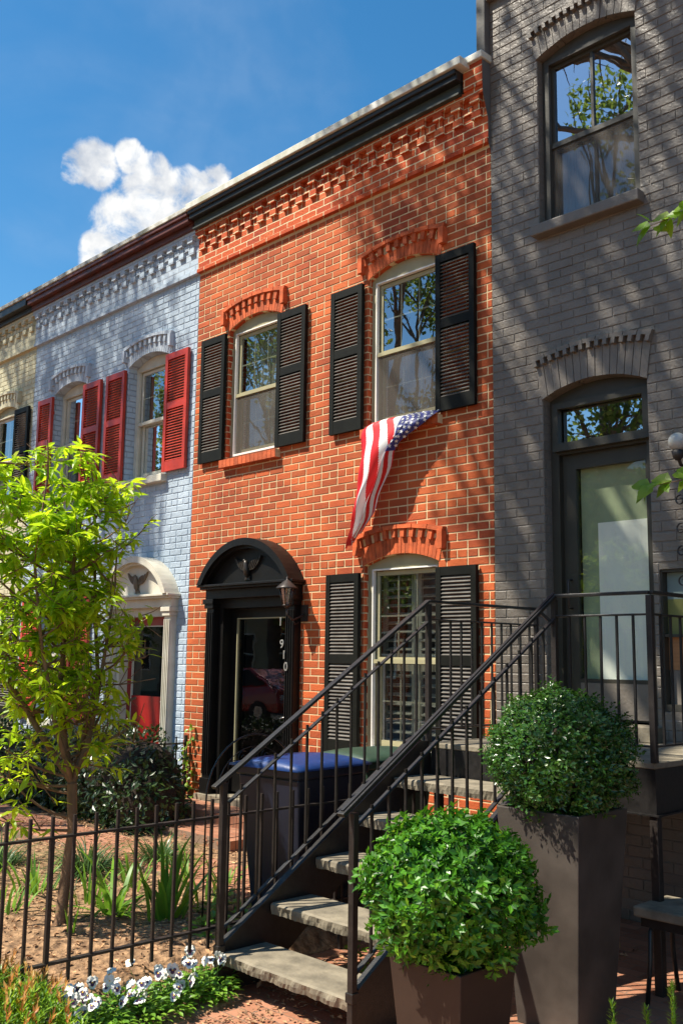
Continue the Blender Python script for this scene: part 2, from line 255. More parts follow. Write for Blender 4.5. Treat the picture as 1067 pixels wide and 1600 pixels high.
M['plaster'] = mat('grey_parging', (0.10, 0.098, 0.092), 0.8, bump=0.004, bscale=30)
M['globe'] = mat('frosted_globe', (0.40, 0.40, 0.37), 0.15)
M['vine'] = leafmat('vine_leaves', (0.13, 0.28, 0.015), (0.26, 0.42, 0.03), 0.5, 0.35, (0.34, 0.46, 0.06), scale=6)

# ------------------------------------------------------------------ mesh builder
class MB:
    def __init__(s): s.v = []; s.f = []; s.m = []; s.sm = []
    def add(s, vs, fs, mi=0, smooth=False):
        o = len(s.v); s.v += [tuple(p) for p in vs]
        for f in fs: s.f.append(tuple(i+o for i in f)); s.m.append(mi); s.sm.append(smooth)
    def box(s, x0, x1, y0, y1, z0, z1, mi=0):
        s.add([(x0,y0,z0),(x1,y0,z0),(x1,y1,z0),(x0,y1,z0),(x0,y0,z1),(x1,y0,z1),(x1,y1,z1),(x0,y1,z1)],
              [(0,3,2,1),(4,5,6,7),(0,1,5,4),(1,2,6,5),(2,3,7,6),(3,0,4,7)], mi); return s
    def obox(s, c, ax, ay, az, mi=0):
        c = Vector(c); ax, ay, az = Vector(ax), Vector(ay), Vector(az)
        vs = [c+sx*ax+sy*ay+sz*az for sz in (-1,1) for sx, sy in ((-1,-1),(1,-1),(1,1),(-1,1))]
        s.add(vs, [(0,3,2,1),(4,5,6,7),(0,1,5,4),(1,2,6,5),(2,3,7,6),(3,0,4,7)], mi); return s
    def bar(s, a, b, w, h, up=(0,0,1), mi=0):
        a, b = Vector(a), Vector(b); d = (b-a); L = d.length; d.normalize()
        sd_ = d.cross(Vector(up));
        if sd_.length < 1e-5: sd_ = Vector((1,0,0))
        sd_.normalize(); u = sd_.cross(d)
        return s.obox((a+b)/2, d*L/2, sd_*w/2, u*h/2, mi)
    def tube(s, pts, rs, n=8, mi=0, cap=True):
        pts = [Vector(p) for p in pts]
        if isinstance(rs, (int, float)): rs = [rs]*len(pts)
        vs = []; fs = []; prev = None
        for i, p in enumerate(pts):
            d = (pts[min(i+1, len(pts)-1)]-pts[max(i-1, 0)]).normalized()
            if prev is None:
                a = d.cross(Vector((0,0,1)));
                if a.length < 1e-3: a = Vector((1,0,0))
            else: a = prev - d*prev.dot(d)
            a.normalize(); prev = a; b = d.cross(a)
            for k in range(n): t = 2*PI*k/n; vs.append(p+(a*math.cos(t)+b*math.sin(t))*rs[i])
        for i in range(len(pts)-1):
            for k in range(n): fs.append((i*n+k, i*n+(k+1)%n, (i+1)*n+(k+1)%n, (i+1)*n+k))
        s.add(vs, fs, mi, True)
        if cap: s.add(vs[:n], [tuple(reversed(range(n)))], mi); s.add(vs[-n:], [tuple(range(n))], mi)
        return s
    def lathe(s, c, prof, n=16, mi=0, ax=None):
        c = Vector(c); vs = []; fs = []
        for (r, z) in prof:
            for k in range(n): t = 2*PI*k/n; vs.append(c+Vector((r*math.cos(t), r*math.sin(t), z)))
        for i in range(len(prof)-1):
            for k in range(n): fs.append((i*n+k, i*n+(k+1)%n, (i+1)*n+(k+1)%n, (i+1)*n+k))
        s.add(vs, fs, mi, True); return s
    def plate(s, outer, holes, y0, y1, mi=0, back=True, side=None):
        """outer / holes: lists of (x, z); solid slab between planes y0 (front) and y1"""
        polys = [[Vector((x, z, 0)) for x, z in p] for p in [outer]+holes]
        flat = [q for p in polys for q in p]; tris = tessellate_polygon(polys)
        fr = []
        for t in tris:
            a, b, c = [flat[i] for i in t]; cr_ = (b-a).cross(c-a).z
            fr.append(tuple(t) if cr_ > 0 else tuple(reversed(t)))
        s.add([(p.x, y0, p.y) for p in flat], fr, mi)
        if back: s.add([(p.x, y1, p.y) for p in flat], [tuple(reversed(t)) for t in fr], mi)
        for p in polys:
            n = len(p)
            s.add([(q.x, y0, q.y) for q in p]+[(q.x, y1, q.y) for q in p], [(i, (i+1)%n, n+(i+1)%n, n+i) for i in range(n)], mi if side is None else side)
        return s
def bevel_obj(o, w, seg=2):
    bm = bmesh.new(); bm.from_mesh(o.data); bmesh.ops.remove_doubles(bm, verts=bm.verts, dist=1e-5)
    bmesh.ops.bevel(bm, geom=list(bm.edges), offset=w, segments=seg, profile=0.5, affect='EDGES', clamp_overlap=True)
    bm.to_mesh(o.data); bm.free()
ORG = {}
def part(name, mb, mats, parent=None, bevel=0, recalc=True, rand=None):
    me = bpy.data.meshes.new(name); org = ORG.get(parent.name, Vector()) if parent else Vector()
    me.from_pydata([tuple(Vector(p)-org) for p in mb.v], [], mb.f)
    if not isinstance(mats, (list, tuple)): mats = [mats]
    for mt in mats: me.materials.append(M[mt] if isinstance(mt, str) else mt)
    me.polygons.foreach_set('material_index', mb.m); me.polygons.foreach_set('use_smooth', mb.sm); me.update()
    o = bpy.data.objects.new(name, me); COL.objects.link(o)
    if recalc:
        bm = bmesh.new(); bm.from_mesh(me); bmesh.ops.remove_doubles(bm, verts=bm.verts, dist=1e-6); bmesh.ops.recalc_face_normals(bm, faces=bm.faces); bm.to_mesh(me); bm.free()
    if bevel: bevel_obj(o, bevel)
    if parent: o.parent = parent; ORG[o.name] = org
    else: ORG[o.name] = Vector()
    return o
def tag(o, label=None, cat=None, group=None, kind=None):
    for k, v in (('label', label), ('category', cat), ('group', group), ('kind', kind)):
        if v: o[k] = v
    return o
def thing(name, label, cat, loc, group=None, kind=None):
    o = bpy.data.objects.new(name, None); COL.objects.link(o); o.location = loc; o.empty_display_size = 0.1
    ORG[o.name] = Vector(loc); return tag(o, label, cat, group, kind)
def struct(name, mb, mats, **kw):
    o = part(name, mb, mats, None, **kw); o['kind'] = 'structure'; return o
def copy_tree(o, parent=None):
    c = o.copy(); COL.objects.link(c)
    if parent: c.parent = parent
    for ch in [k for k in list(COL.objects) if k.parent == o]: copy_tree(ch, c)
    return c

# ------------------------------------------------------------------ ground
g = MB()
# yard level 0.12, pavement level 0, one sheet
def gz(x, y):
    if x < -4.62 and y > -9 and y < 4: 
        return 0.11
    return 0.0
vs = []; fs = []
g.add([(-300, -300, -0.03), (300, -300, -0.03), (300, 300, -0.03), (-300, 300, -0.03)], [(0, 1, 2, 3)])
struct('ground', g, 'soil')
g = MB(); g.add([(-60, -9.3, 0), (30, -9.3, 0), (30, 0.2, 0), (-60, 0.2, 0)], [(0, 1, 2, 3)]); struct('pavement', g, 'pave')
g = MB(); g.add([(-60, -15.5, -0.012), (30, -15.5, -0.012), (30, -9.45, -0.012), (-60, -9.45, -0.012)], [(0, 1, 2, 3)]); struct('road', g, 'asphalt')
g = MB(); g.box(-60, 30, -9.45, -9.3, -0.1, 0.005); struct('kerb', g, 'kerb')
# soil bed in the front yard: undulating surface
def heightf(x, y):
    return 0.115 + 0.018*math.sin(2.1*x+0.6*y) + 0.014*math.sin(3.7*y-1.3*x) + 0.008*math.sin(9*x+5*y) + 0.006*math.sin(17*x-13*y)
g = MB(); nx, ny = 150, 60; X0, X1, Y0, Y1 = -17.0, -4.63, -4.6, -0.05
vs = []
for j in range(ny+1):
    for i in range(nx+1):
        x = X0+(X1-X0)*i/nx; y = Y0+(Y1-Y0)*j/ny; z = heightf(x, y) + random.uniform(-0.006, 0.006)
        e = min(1, (X1-x)/0.12, (y-Y0)/0.12); z = z*e + 0.004*(1-e)
        vs.append((x, y, z))
g.add(vs, [(j*(nx+1)+i, j*(nx+1)+i+1, (j+1)*(nx+1)+i+1, (j+1)*(nx+1)+i) for j in range(ny) for i in range(nx)], 0, True)
struct('garden_bed', g, 'soil')
g = MB(); g.box(-17, -5.3, -2.0, -1.38, 0.05, 0.150); struct('path', g, 'pave', bevel=0.01)
# soil strip on the pavement side of the fence
g = MB(); vs = []; nx, ny = 30, 60
for j in range(ny+1):
    for i in range(nx+1):
        u = i/nx; v = j/ny; y = -6.2+3.25*v; wdt = 0.36+0.06*math.sin(5*y)+ (0.5*max(0, (-4.0-y)))
        x = -4.63+wdt*u; z = 0.035*math.sin(PI*min(1, (1-u)*1.4)/2)*(0.6+0.4*math.sin(7*y+3*x))+0.005+random.uniform(0, .004)
        if u == 1: z = -0.01
        vs.append((x, y, z))
g.add(vs, [(j*(nx+1)+i, j*(nx+1)+i+1, (j+1)*(nx+1)+i+1, (j+1)*(nx+1)+i) for j in range(ny) for i in range(nx)], 0, True)
struct('soil_strip', g, 'soil')

# ------------------------------------------------------------------ houses
def arch_pts(xc, hw, zs, rise, n=14):
    """right spring -> left spring over the top"""
    r = (hw*hw+rise*rise)/(2*rise); zc = zs+rise-r; a = math.asin(hw/r)
    return [(xc+r*math.sin(a-2*a*i/n), zc+r*math.cos(a-2*a*i/n)) for i in range(n+1)]
def opening(xc, hw, z0, zs, rise): return [(xc-hw, z0), (xc+hw, z0)] + arch_pts(xc, hw, zs, rise)
def rect(x0, x1, z0, z1): return [(x0, z0), (x1, z0), (x1, z1), (x0, z1)]

def hood(house, xc, hw, zs, rise, unit, base, up=0.0):
    """flat brick hood: soldier arch, fanned dentils, thin projecting course"""
    r = (hw*hw+rise*rise)/(2*rise); zc = zs+rise-r
    def a0(t): x = hw*1.03*t; return (xc+x, zc+math.sqrt(r*r-min(x*x, r*r)))
    def a1(t): return (xc+0.500*t, zs+0.215+up-0.085*t*t)
    def a2(t): return (xc+0.528*t, zs+0.292+up-0.070*t*t)
    def a3(t): return (xc+0.545*t, zs+0.326+up-0.062*t*t)
    mb = MB()
    def wedge(f, g_, ta, tb, y, mi, gap=0.006):
        ta += gap; tb -= gap; P = [f(ta), f(tb), g_(tb), g_(ta)]; mb.plate(P, [], y, 0.002, mi, back=False)
    n = 21
    for i in range(n): wedge(a0, a1, -1+2*i/n, -1+2*(i+1)/n, -0.009-random.random()*0.004, 0)
    n = 19
    for i in range(n):
        if i % 2 == 0: wedge(a1, a2, -1+2*i/n, -1+2*(i+1)/n, -0.042, 0)
    n = 6
    for i in range(n): wedge(a2, a3, -1+2*i/n, -1+2*(i+1)/n, -0.055, 0, 0.008)
    for sx in (-1, 1):
        x, z = a2(sx*0.97); mb.box(x-0.028, x+0.028, -0.070, 0.002, z-0.15, z+0.003, 0)
    T_ = [-1+2*k/16 for k in range(17)]
    mb.plate([a0(t) for t in T_]+[a2(t) for t in reversed(T_)], [], -0.005, 0.002, 1, back=False)
    return part('window_hood', mb, [unit, base], house)

def shutter(house, x0, x1, z0, z1, m_, prot=0.035, mid=0.55, lab=None):
    mb = MB(); yb, yf = -prot+0.012, -prot-0.028; st = 0.055; tr = 0.075; br = 0.12; mrr = 0.08
    zm = z0+(z1-z0)*mid
    mb.box(x0, x0+st, yf, yb, z0, z1); mb.box(x1-st, x1, yf, yb, z0, z1)
    for a, b in ((z0, z0+br), (zm-mrr/2, zm+mrr/2), (z1-tr, z1)): mb.box(x0+st, x1-st, yf+0.002, yb-0.002, a, b)
    for a, b in ((z0+br, zm-mrr/2), (zm+mrr/2, z1-tr)):
        n = max(3, round((b-a)/0.033)); p = (b-a)/n
        for i in range(n):
            zc = a+p*(i+0.5); mb.obox(((x0+x1)/2, (yf+yb)/2, zc), ((x1-x0)/2-st, 0, 0), (0, 0.0140, 0.0128), (0, 0.0026, -0.0026), 1)
    # hinges / hold-backs
    mb.box(x0+0.02, x0+0.05, yb, 0.0, z0+0.2, z0+0.24); mb.box(x0+0.02, x0+0.05, yb, 0.0, z1-0.24, z1-0.2)
    mb.box(x1-0.05, x1-0.02, yb, 0.0, z0+0.2, z0+0.24); mb.box(x1-0.05, x1-0.02, yb, 0.0, z1-0.24, z1-0.2)
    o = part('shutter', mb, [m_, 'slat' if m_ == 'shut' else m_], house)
    if lab: o['label'] = lab
    return o

def window(house, xc, hw, z0, zs, rise, framem, style='red', y=0.055, lab=None, screen=True, meet=None):
    """arched timber frame, double-hung sashes, glass, curtains"""
    fm = MB(); iw = hw-0.055; ztop = zs-0.03
    fm.plate([(xc-hw+0.001, z0), (xc+hw-0.001, z0)]+arch_pts(xc, hw-0.001, zs, rise-0.002), [rect(xc-iw, xc+iw, z0+0.05, ztop)], y, y+0.09, 0)
    # brick-mould bead round the frame
    w = part('window', fm, framem, house)
    if lab: w['label'] = lab
    sm = 'cream' if style in ('red', 'blue') else framem
    s = MB(); s.plate(rect(xc-iw+0.001, xc+iw-0.001, z0+0.051, ztop-0.001), [rect(xc-iw+0.014, xc+iw-0.014, z0+0.072, ztop-0.014)], y-0.008, y+0.03, 0)
    part('storm_frame', s, 'white' if style == 'red' else sm, w)
    zm = meet if meet else (z0+ztop)/2+0.02
    s = MB(); a, b = xc-iw+0.023, xc+iw-0.023; yy = y+0.035
    s.plate(rect(a, b, zm+0.0, ztop-0.021), [rect(a+0.035, b-0.035, zm+0.045, ztop-0.06)], yy, yy+0.03)
    s.plate(rect(a, b, z0+0.076, zm+0.038), [rect(a+0.035, b-0.035, z0+0.13, zm-0.005)], yy+0.033, yy+0.063)
    s.box(a, b, y-0.002, y+0.033, zm-0.012, zm+0.024)
    part('sash', s, 'tan' if style == 'red' else 'cream', w)
    mu = MB(); xs = [1/3, 2/3] if style == 'red' else [0.5]; zs_ = [0.5]
    A, B = a+0.035, b-0.035
    for (q0, q1, yq) in ((zm+0.045, ztop-0.06, yy+0.012), (z0+0.13, zm-0.005, yy+0.045)):
        for t in xs: mu.box(A+(B-A)*t-0.007, A+(B-A)*t+0.007, yq, yq+0.012, q0, q1)
        if style != 'gray':
            for t in zs_: mu.box(A, B, yq+0.001, yq+0.011, q0+(q1-q0)*t-0.007, q0+(q1-q0)*t+0.007)
    part('glazing_bars', mu, sm, w)
    gl = MB(); gl.add([(A, yy+0.008, zm+0.045), (B, yy+0.008, zm+0.045), (B, yy+0.008, ztop-0.06), (A, yy+0.008, ztop-0.06)], [(0, 1, 2, 3)])
    gl.add([(A, yy+0.041, z0+0.13), (B, yy+0.041, z0+0.13), (B, yy+0.041, zm-0.005), (A, yy+0.041, zm-0.005)], [(0, 1, 2, 3)])
    part('pane', gl, 'glass', w)
    if screen:
        sc = MB(); sc.add([(xc-iw+0.022, y+0.012, z0+0.075), (xc+iw-0.022, y+0.012, z0+0.075), (xc+iw-0.022, y+0.012, zm-0.012), (xc-iw+0.022, y+0.012, zm-0.012)], [(0, 1, 2, 3)])
        part('insect_screen', sc, 'screen', w)
    return w
def curtains(w, xc, hw, z0, z1, y, m_='curtain', side=0.3, full=False):
    mb = MB(); n = 60; vs = []
    for j in (0, 1):
        for i in range(n+1):
            x = xc-hw+2*hw*i/n; vs.append((x, y+0.018*math.sin(i*1.35)+0.008*math.sin(i*0.47), z0 if j == 0 else z1))
    fs = [(i, i+1, n+2+i, n+1+i) for i in range(n) if full or i/n < side or i/n > 1-side]
    mb.add(vs, fs, 0, True); part('curtain', mb, m_, w, recalc=False)
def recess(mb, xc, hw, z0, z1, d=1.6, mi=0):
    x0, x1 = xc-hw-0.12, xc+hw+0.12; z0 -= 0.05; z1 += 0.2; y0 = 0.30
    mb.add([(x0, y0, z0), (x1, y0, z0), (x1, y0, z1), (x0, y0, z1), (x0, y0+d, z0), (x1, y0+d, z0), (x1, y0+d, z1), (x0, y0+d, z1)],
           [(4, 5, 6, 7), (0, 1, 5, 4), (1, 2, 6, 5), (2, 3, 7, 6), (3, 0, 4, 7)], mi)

def fanlight_door(house, xc, hw, ztop_pil, ped_r, frame_m, door_m, z0, eagle_m, glassm, fade=False):
    """pilastered doorway under a round-arched pediment"""
    pw = 0.15
    for sx in (-1, 1):
        P = MB(); xa = xc+sx*(hw-pw/2)
        P.box(xa-pw/2, xa+pw/2, -0.11, 0.05, z0, z0+0.16)                       # plinth
        P.box(xa-pw/2+0.012, xa+pw/2-0.012, -0.09, 0.05, z0+0.16, ztop_pil-0.10)     # shaft
        for k in range(4):                                                        # flutes as raised fillets
            xf = xa-pw/2+0.026+k*(pw-0.052)/3; P.box(xf-0.007, xf+0.007, -0.102, -0.09, z0+0.20, ztop_pil-0.14)
        P.box(xa-pw/2, xa+pw/2, -0.115, 0.05, ztop_pil-0.10, ztop_pil-0.05); P.box(xa-pw/2-0.015, xa+pw/2+0.015, -0.13, 0.05, ztop_pil-0.05, ztop_pil)
        part('pilaster', P, frame_m, house, bevel=0.003)
    E = MB(); E.box(xc-hw-0.005, xc+hw+0.005, -0.10, 0.05, ztop_pil, ztop_pil+0.10); E.box(xc-hw-0.035, xc+hw+0.035, -0.16, 0.05, ztop_pil+0.10, ztop_pil+0.125)
    E.box(xc-hw-0.055, xc+hw+0.055, -0.19, 0.05, ztop_pil+0.125, ztop_pil+0.15)
    part('entablature', E, frame_m, house, bevel=0.004)
    zb = ztop_pil+0.15; hw2 = hw+0.03; rise = ped_r
    o = arch_pts(xc, hw2, zb, rise, 28); i_ = arch_pts(xc, hw2-0.075, zb+0.001, rise-0.075, 28)
    A = MB()
    def band(o_, i2, y0, y1):
        n = len(o_); vs = [(x, y0, z) for x, z in o_]+[(x, y0, z) for x, z in i2]+[(x, y1, z) for x, z in o_]+[(x, y1, z) for x, z in i2]
        fs = []
        for k in range(n-1): fs += [(k, k+1, n+k+1, n+k), (k, 2*n+k, 2*n+k+1, k+1), (n+k, n+k+1, 3*n+k+1, 3*n+k)]
        fs += [(0, n, 3*n, 2*n), (n-1, 3*n-1, 4*n-1, 2*n-1)]; A.add(vs, fs)
    band(o, i_, -0.21, 0.03)
    o2 = arch_pts(xc, hw2-0.075, zb+0.001, rise-0.075, 28); i2 = arch_pts(xc, hw2-0.105, zb+0.002, rise-0.105, 28); band(o2, i2, -0.165, 0.03)
    ar = part('pediment_arch', A, frame_m, house)
    T = MB(); T.plate(arch_pts(xc, hw2-0.10, zb+0.002, rise-0.10, 28), [], -0.10, 0.03); ty = part('tympanum', T, frame_m, house)
    # eagle relief: body, head, two spread wings
    G = MB(); ez = zb+0.10
    def relief(pts, y=-0.13, sc=1.0): G.plate([(xc+px*sc, ez+pz*sc) for px, pz in pts], [], y, -0.098)
    s = 1.0
    for sx in (-1, 1):
        wing = [(0.015, 0.07), (0.05, 0.115), (0.09, 0.135), (0.13, 0.125), (0.165, 0.14), (0.215, 0.175), (0.195, 0.13), (0.17, 0.095), (0.135, 0.06), (0.095, 0.035), (0.055, 0.03), (0.02, 0.02)]
        wing = [(sx*a_, b_) for a_, b_ in wing]
        relief(wing, -0.122)
        for q in range(4): G.bar((xc+sx*(0.03+0.03*q), -0.124, ez+0.04+0.006*q), (xc+sx*(0.06+0.035*q), -0.124, ez+0.118+0.01*q), 0.006, 0.008, (0, 1, 0))
    G.tube([(xc, -0.115, ez-0.045), (xc, -0.128, ez-0.01), (xc, -0.135, ez+0.05), (xc-0.005, -0.137, ez+0.10), (xc-0.012, -0.14, ez+0.13)], [0.014, 0.03, 0.034, 0.022, 0.018], 10)
    G.tube([(xc-0.012, -0.14, ez+0.13), (xc-0.03, -0.145, ez+0.132), (xc-0.045, -0.146, ez+0.122)], [0.017, 0.012, 0.003], 8)
    relief([(-0.03, -0.03), (0.03, -0.03), (0.045, -0.075), (0, -0.065), (-0.045, -0.075)], -0.12)
    part('eagle_relief', G, eagle_m, ty)
    # door lining and leaf
    iw = hw-pw-0.0; L = MB(); zt = ztop_pil
    L.plate([(xc-iw, z0), (xc-iw, zt), (xc+iw, zt), (xc+iw, z0), (xc+iw-0.07, z0), (xc+iw-0.07, zt-0.10), (xc-iw+0.07, zt-0.10), (xc-iw+0.07, z0)][::-1], [], -0.02, 0.30)
    part('door_lining', L, frame_m, house)
    D = MB(); a, b = xc-iw+0.071, xc+iw-0.071; st = 0.095
    D.plate(rect(a, b, z0+0.03, zt-0.101), [rect(a+st, b-st, z0+(0.30 if door_m == 'black' else 0.95), zt-0.20)], 0.10, 0.145)
    d = part('door', D, door_m, house)
    Q = MB(); Q.add([(a+st, 0.12, z0+0.30), (b-st, 0.12, z0+0.30), (b-st, 0.12, zt-0.20), (a+st, 0.12, zt-0.20)], [(0, 1, 2, 3)]); part('door_glass', Q, glassm, d)
    Fm = MB(); Fm.plate(rect(a+st, b-st, z0+0.30, zt-0.20), [rect(a+st+0.012, b-st-0.012, z0+0.312, zt-0.212)], 0.094, 0.119); part('glass_bead', Fm, 'tan' if door_m == 'black' else frame_m, d)
    H = MB(); hz = z0+0.82 if door_m == 'black' else z0+0.9
    H.lathe((b-0.045, 0.085, hz), [(0.001, -0.03), (0.014, -0.028), (0.014, 0.06), (0.001, 0.062)], 8)
    H.tube([(b-0.045, 0.09, hz+0.01), (b-0.045, 0.045, hz+0.01), (b-0.08, 0.04, hz+0.015), (b-0.13, 0.042, hz+0.0)], [0.008, 0.008, 0.008, 0.006], 8)
    part('handle', H, 'brass', d)
    S = MB(); S.box(xc-hw-0.02, xc+hw+0.02, -0.16, 0.3, z0-0.06, z0); part('threshold', S, 'stone' if door_m == 'black' else frame_m, house)

def corbels(house, x0, x1, wallm, step=True):
    mb = MB(); mb.box(x0, x1, -0.035, 0.001, 6.275, 6.93)                     # belt: wall steps out
    mb.box(x0, x1, -0.052, -0.034, 6.275, 6.318)
    o = part('belt_course', mb, wallm, house)
    mb = MB(); mb.box(x0, x1, -0.095, -0.034, 6.735, 6.80)
    n = round((x1-x0)/0.217); p = (x1-x0)/n
    for i in range(n):
        xa = x0+p*(i+0.5)
        mb.box(xa-0.052, xa+0.052, -0.093, -0.034, 6.672, 6.734)
        mb.box(xa-0.052+p*0.0, xa+0.052, -0.068, -0.034, 6.53, 6.60)
        mb.box(xa-0.035, xa+0.035, -0.060, -0.034, 6.602, 6.670)
        mb.box(xa+0.052, xa+p-0.052 if i < n-1 else xa+0.056, -0.058, -0.034, 6.604, 6.668)
    part('dentil_course', mb, wallm, house)

def span(hole, z):
    """x-interval of an opening at height z, or None"""
    xs = []; n = len(hole)
    for i in range(n):
        (xa, za), (xb, zb) = hole[i], hole[(i+1) % n]
        if (za <= z < zb) or (zb <= z < za): xs.append(xa+(xb-xa)*(z-za)/(zb-za))
    return (min(xs), max(xs)) if len(xs) >= 2 else None
ROW, BW = 0.0735, 0.228
def lay_bricks(mb, x0, x1, z0, z1, holes, depth, joint, top, mi, y=0.0, headers=6, jit=0.0010):
    """individual bricks of worn shape, laid in courses round the openings"""
    k = 0; z = z0
    while z+ROW <= z1+0.001:
        w = BW/2 if headers and k % headers == 0 else BW
        cuts = []
        for h in holes:
            for zz in (z+joint*0.5, z+ROW*0.5, z+ROW-joint):
                sp_ = span(h, zz)
                if sp_: cuts.append((sp_[0]-0.002, sp_[1]+0.002))
        x = x0-(w*0.5 if k % 2 else 0.0)
        while x < x1:
            segs = [(max(x+joint/2, x0+0.001), min(x+w-joint/2, x1-0.001))]
            for a, b in cuts:
                new = []
                for p, q in segs:
                    if b <= p or a >= q: new.append((p, q)); continue
                    if a-p > 0.02: new.append((p, a))
                    if q-b > 0.02: new.append((b, q))
                segs = new
            for p, q in segs:
                if q-p < 0.02: continue
                r_ = lambda s_=jit: random.uniform(-s_, s_)
                d = depth*random.uniform(0.75, 1.2); za, zb = z+joint*0.5+r_(), z+ROW-joint*0.5+r_(); bb = 0.003; bt_ = top
                mb.add([(p, y, za), (q, y, za), (q, y, zb), (p, y, zb), (p+bb, y-d+r_(), za+bb+r_()), (q-bb, y-d+r_(), za+bb+r_()), (q-bb, y-d+r_(), zb-bt_+r_()), (p+bb, y-d+r_(), zb-bt_+r_())],
                       [(4, 5, 6, 7), (0, 1, 5, 4), (1, 2, 6, 5), (2, 3, 7, 6), (3, 0, 4, 7)], mi)
            x += w
        z += ROW; k += 1
def house_body(house, x0, x1, wallm, holes, ztop, rooms, depth=8.0, unit=None, bed=None, lay=(0.005, 0.013, 0.003), ztopb=6.27, headers=6):
    mb = MB(); mb.plate(rect(x0, x1, -0.05, ztop), holes, 0.0, 0.30, side=2)
    if unit: random.seed(int(-x0*100)); lay_bricks(mb, x0, x1, 0.0, ztopb, holes, lay[0], lay[1], lay[2], 1, headers=headers)
    w = part('front_wall', mb, [bed or wallm, unit or wallm, wallm], house)
    mb = MB(); mb.box(x0, x0+0.02, 0.30, depth, 0, ztop); mb.box(x1-0.02, x1, 0.30, depth, 0, ztop); mb.box(x0, x1, depth, depth+0.02, 0, ztop)
    part('side_walls', mb, wallm, house)
    mb = MB(); mb.box(x0, x1, 0.30, depth, ztop-0.12, ztop-0.08); part('roof', mb, 'roof', house)
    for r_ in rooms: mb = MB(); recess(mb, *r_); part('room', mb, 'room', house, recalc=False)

RISE = 0.105; ZS2 = 5.42; ZW2 = 3.93
# ---- red house
RX0, RX1 = -9.15, -4.88
red = thing('brick_row_house', 'red brick row house with black shutters and black arched doorway', 'house', ((RX0+RX1)/2, 0, 0), 'attached row houses')
hl = opening(-8.095, 0.45, ZW2, ZS2, RISE); hr = opening(-5.91, 0.45, ZW2, ZS2, RISE); hg = opening(-5.93, 0.45, 0.93, 2.64, 0.09)
hd = rect(-8.55, -7.39, 0.0, 2.40)
house_body(red, RX0, RX1, 'redbrick', [hl, hr, hg, hd], 6.93, [(-8.095, 0.45, ZW2, 5.5), (-5.91, 0.45, ZW2, 5.5), (-5.93, 0.45, 0.93, 2.7), (-7.97, 0.55, 0.3, 2.4)], unit='redunit', bed='mortar', lay=(0.005, 0.0115, 0.003))
w1 = window(red, -8.095, 0.45, ZW2, ZS2, RISE, 'tan', 'red', meet=4.66); curtains(w1, -8.095, 0.45, ZW2, 5.45, 0.26, 'curtain', 0.5, True)
w2 = window(red, -5.91, 0.45, ZW2, ZS2, RISE, 'tan', 'red', meet=4.66); curtains(w2, -5.91, 0.45, ZW2, 4.68, 0.26, 'curtdim', 0.5, True)
w3 = window(red, -5.93, 0.45, 0.93, 2.64, 0.09, 'tan', 'red', screen=False, meet=1.76)
# interior plantation shutters behind the ground-floor glass
mb = MB()
for xa, xb in ((-6.36, -5.95), (-5.93, -5.52)):
    for za, zb in ((0.95, 1.74), (1.78, 2.62)):
        mb.plate(rect(xa, xb, za, zb), [rect(xa+0.05, xb-0.05, za+0.06, zb-0.06)], 0.235, 0.26)
        n = int((zb-za-0.12)/0.075)
        for i in range(n): mb.obox(((xa+xb)/2, 0.248, za+0.06+(i+0.5)*(zb-za-0.12)/n), ((xb-xa)/2-0.05, 0, 0), (0, 0.03, 0.012), (0, -0.002, 0.004))
part('plantation_blind', mb, 'curtain', w3)
for xc in (-8.095, -5.91): hood(red, xc, 0.45, ZS2+0.001, RISE, 'redsolid', 'mortar')
hood(red, -5.93, 0.45, 2.641, 0.09, 'redsolid', 'mortar', 0.02)
def bricksill(xc, hw, z, h=0.085):
    mb = MB(); n = 14; x0 = xc-hw-0.03; w_ = (2*hw+0.06)/n
    for i in range(n): mb.box(x0+i*w_+0.003, x0+(i+1)*w_-0.003, -0.075, 0.06, z-h, z)
    mb.box(x0, x0+n*w_, -0.068, 0.055, z-h+0.003, z-0.004, 1)
    part('window_sill', mb, ['redsolid', 'mortar'], red)
bricksill(-8.095, 0.45, ZW2-0.002); bricksill(-5.91, 0.45, ZW2-0.002)
mb = MB(); mb.box(-6.42, -5.44, -0.06, 0.06, 0.85, 0.929); part('window_sill', mb, 'white', red, bevel=0.006)
for a, b in ((-8.99, -8.55), (-7.645, -7.205), (-6.825, -6.39), (-5.465, -5.03)): shutter(red, a, b, 3.945, 5.39, 'shut')
for a, b in ((-6.835, -6.40), (-5.465, -5.03)): shutter(red, a, b, 0.92, 2.575, 'shut', mid=0.52)
corbels(red, RX0, RX1, 'redbrick')
mb = MB(); mb.box(RX0+0.01, -5.10, -0.20, -0.02, 6.895, 6.99); mb.box(RX0+0.01, -5.10, -0.225, -0.19, 6.945, 6.99)
part('cornice', mb, 'cornice', red, bevel=0.008)
mb = MB(); mb.box(RX0+0.012, -5.12, -0.125, -0.02, 6.80, 6.894); mb.box(RX0+0.012, -5.12, -0.148, -0.02, 6.785, 6.803); part('frieze_board', mb, 'frieze', red)
mb = MB(); mb.obox(((RX0-5.02)/2, 0.05, 7.03), ((-5.02-RX0)/2, 0, 0), (0, 0.30, 0.0), (0, 0.0, 0.038)); part('coping', mb, 'coping', red, bevel=0.006)
mb = MB(); mb.box(-5.09, RX1, -0.115, 0.35, 6.80, 7.03)
part('parapet_pier', mb, 'redbrick', red)
mb = MB(); mb.box(-5.11, RX1+0.02, -0.15, 0.37, 7.032, 7.10); part('pier_coping', mb, 'coping', red, bevel=0.008)
mb = MB()
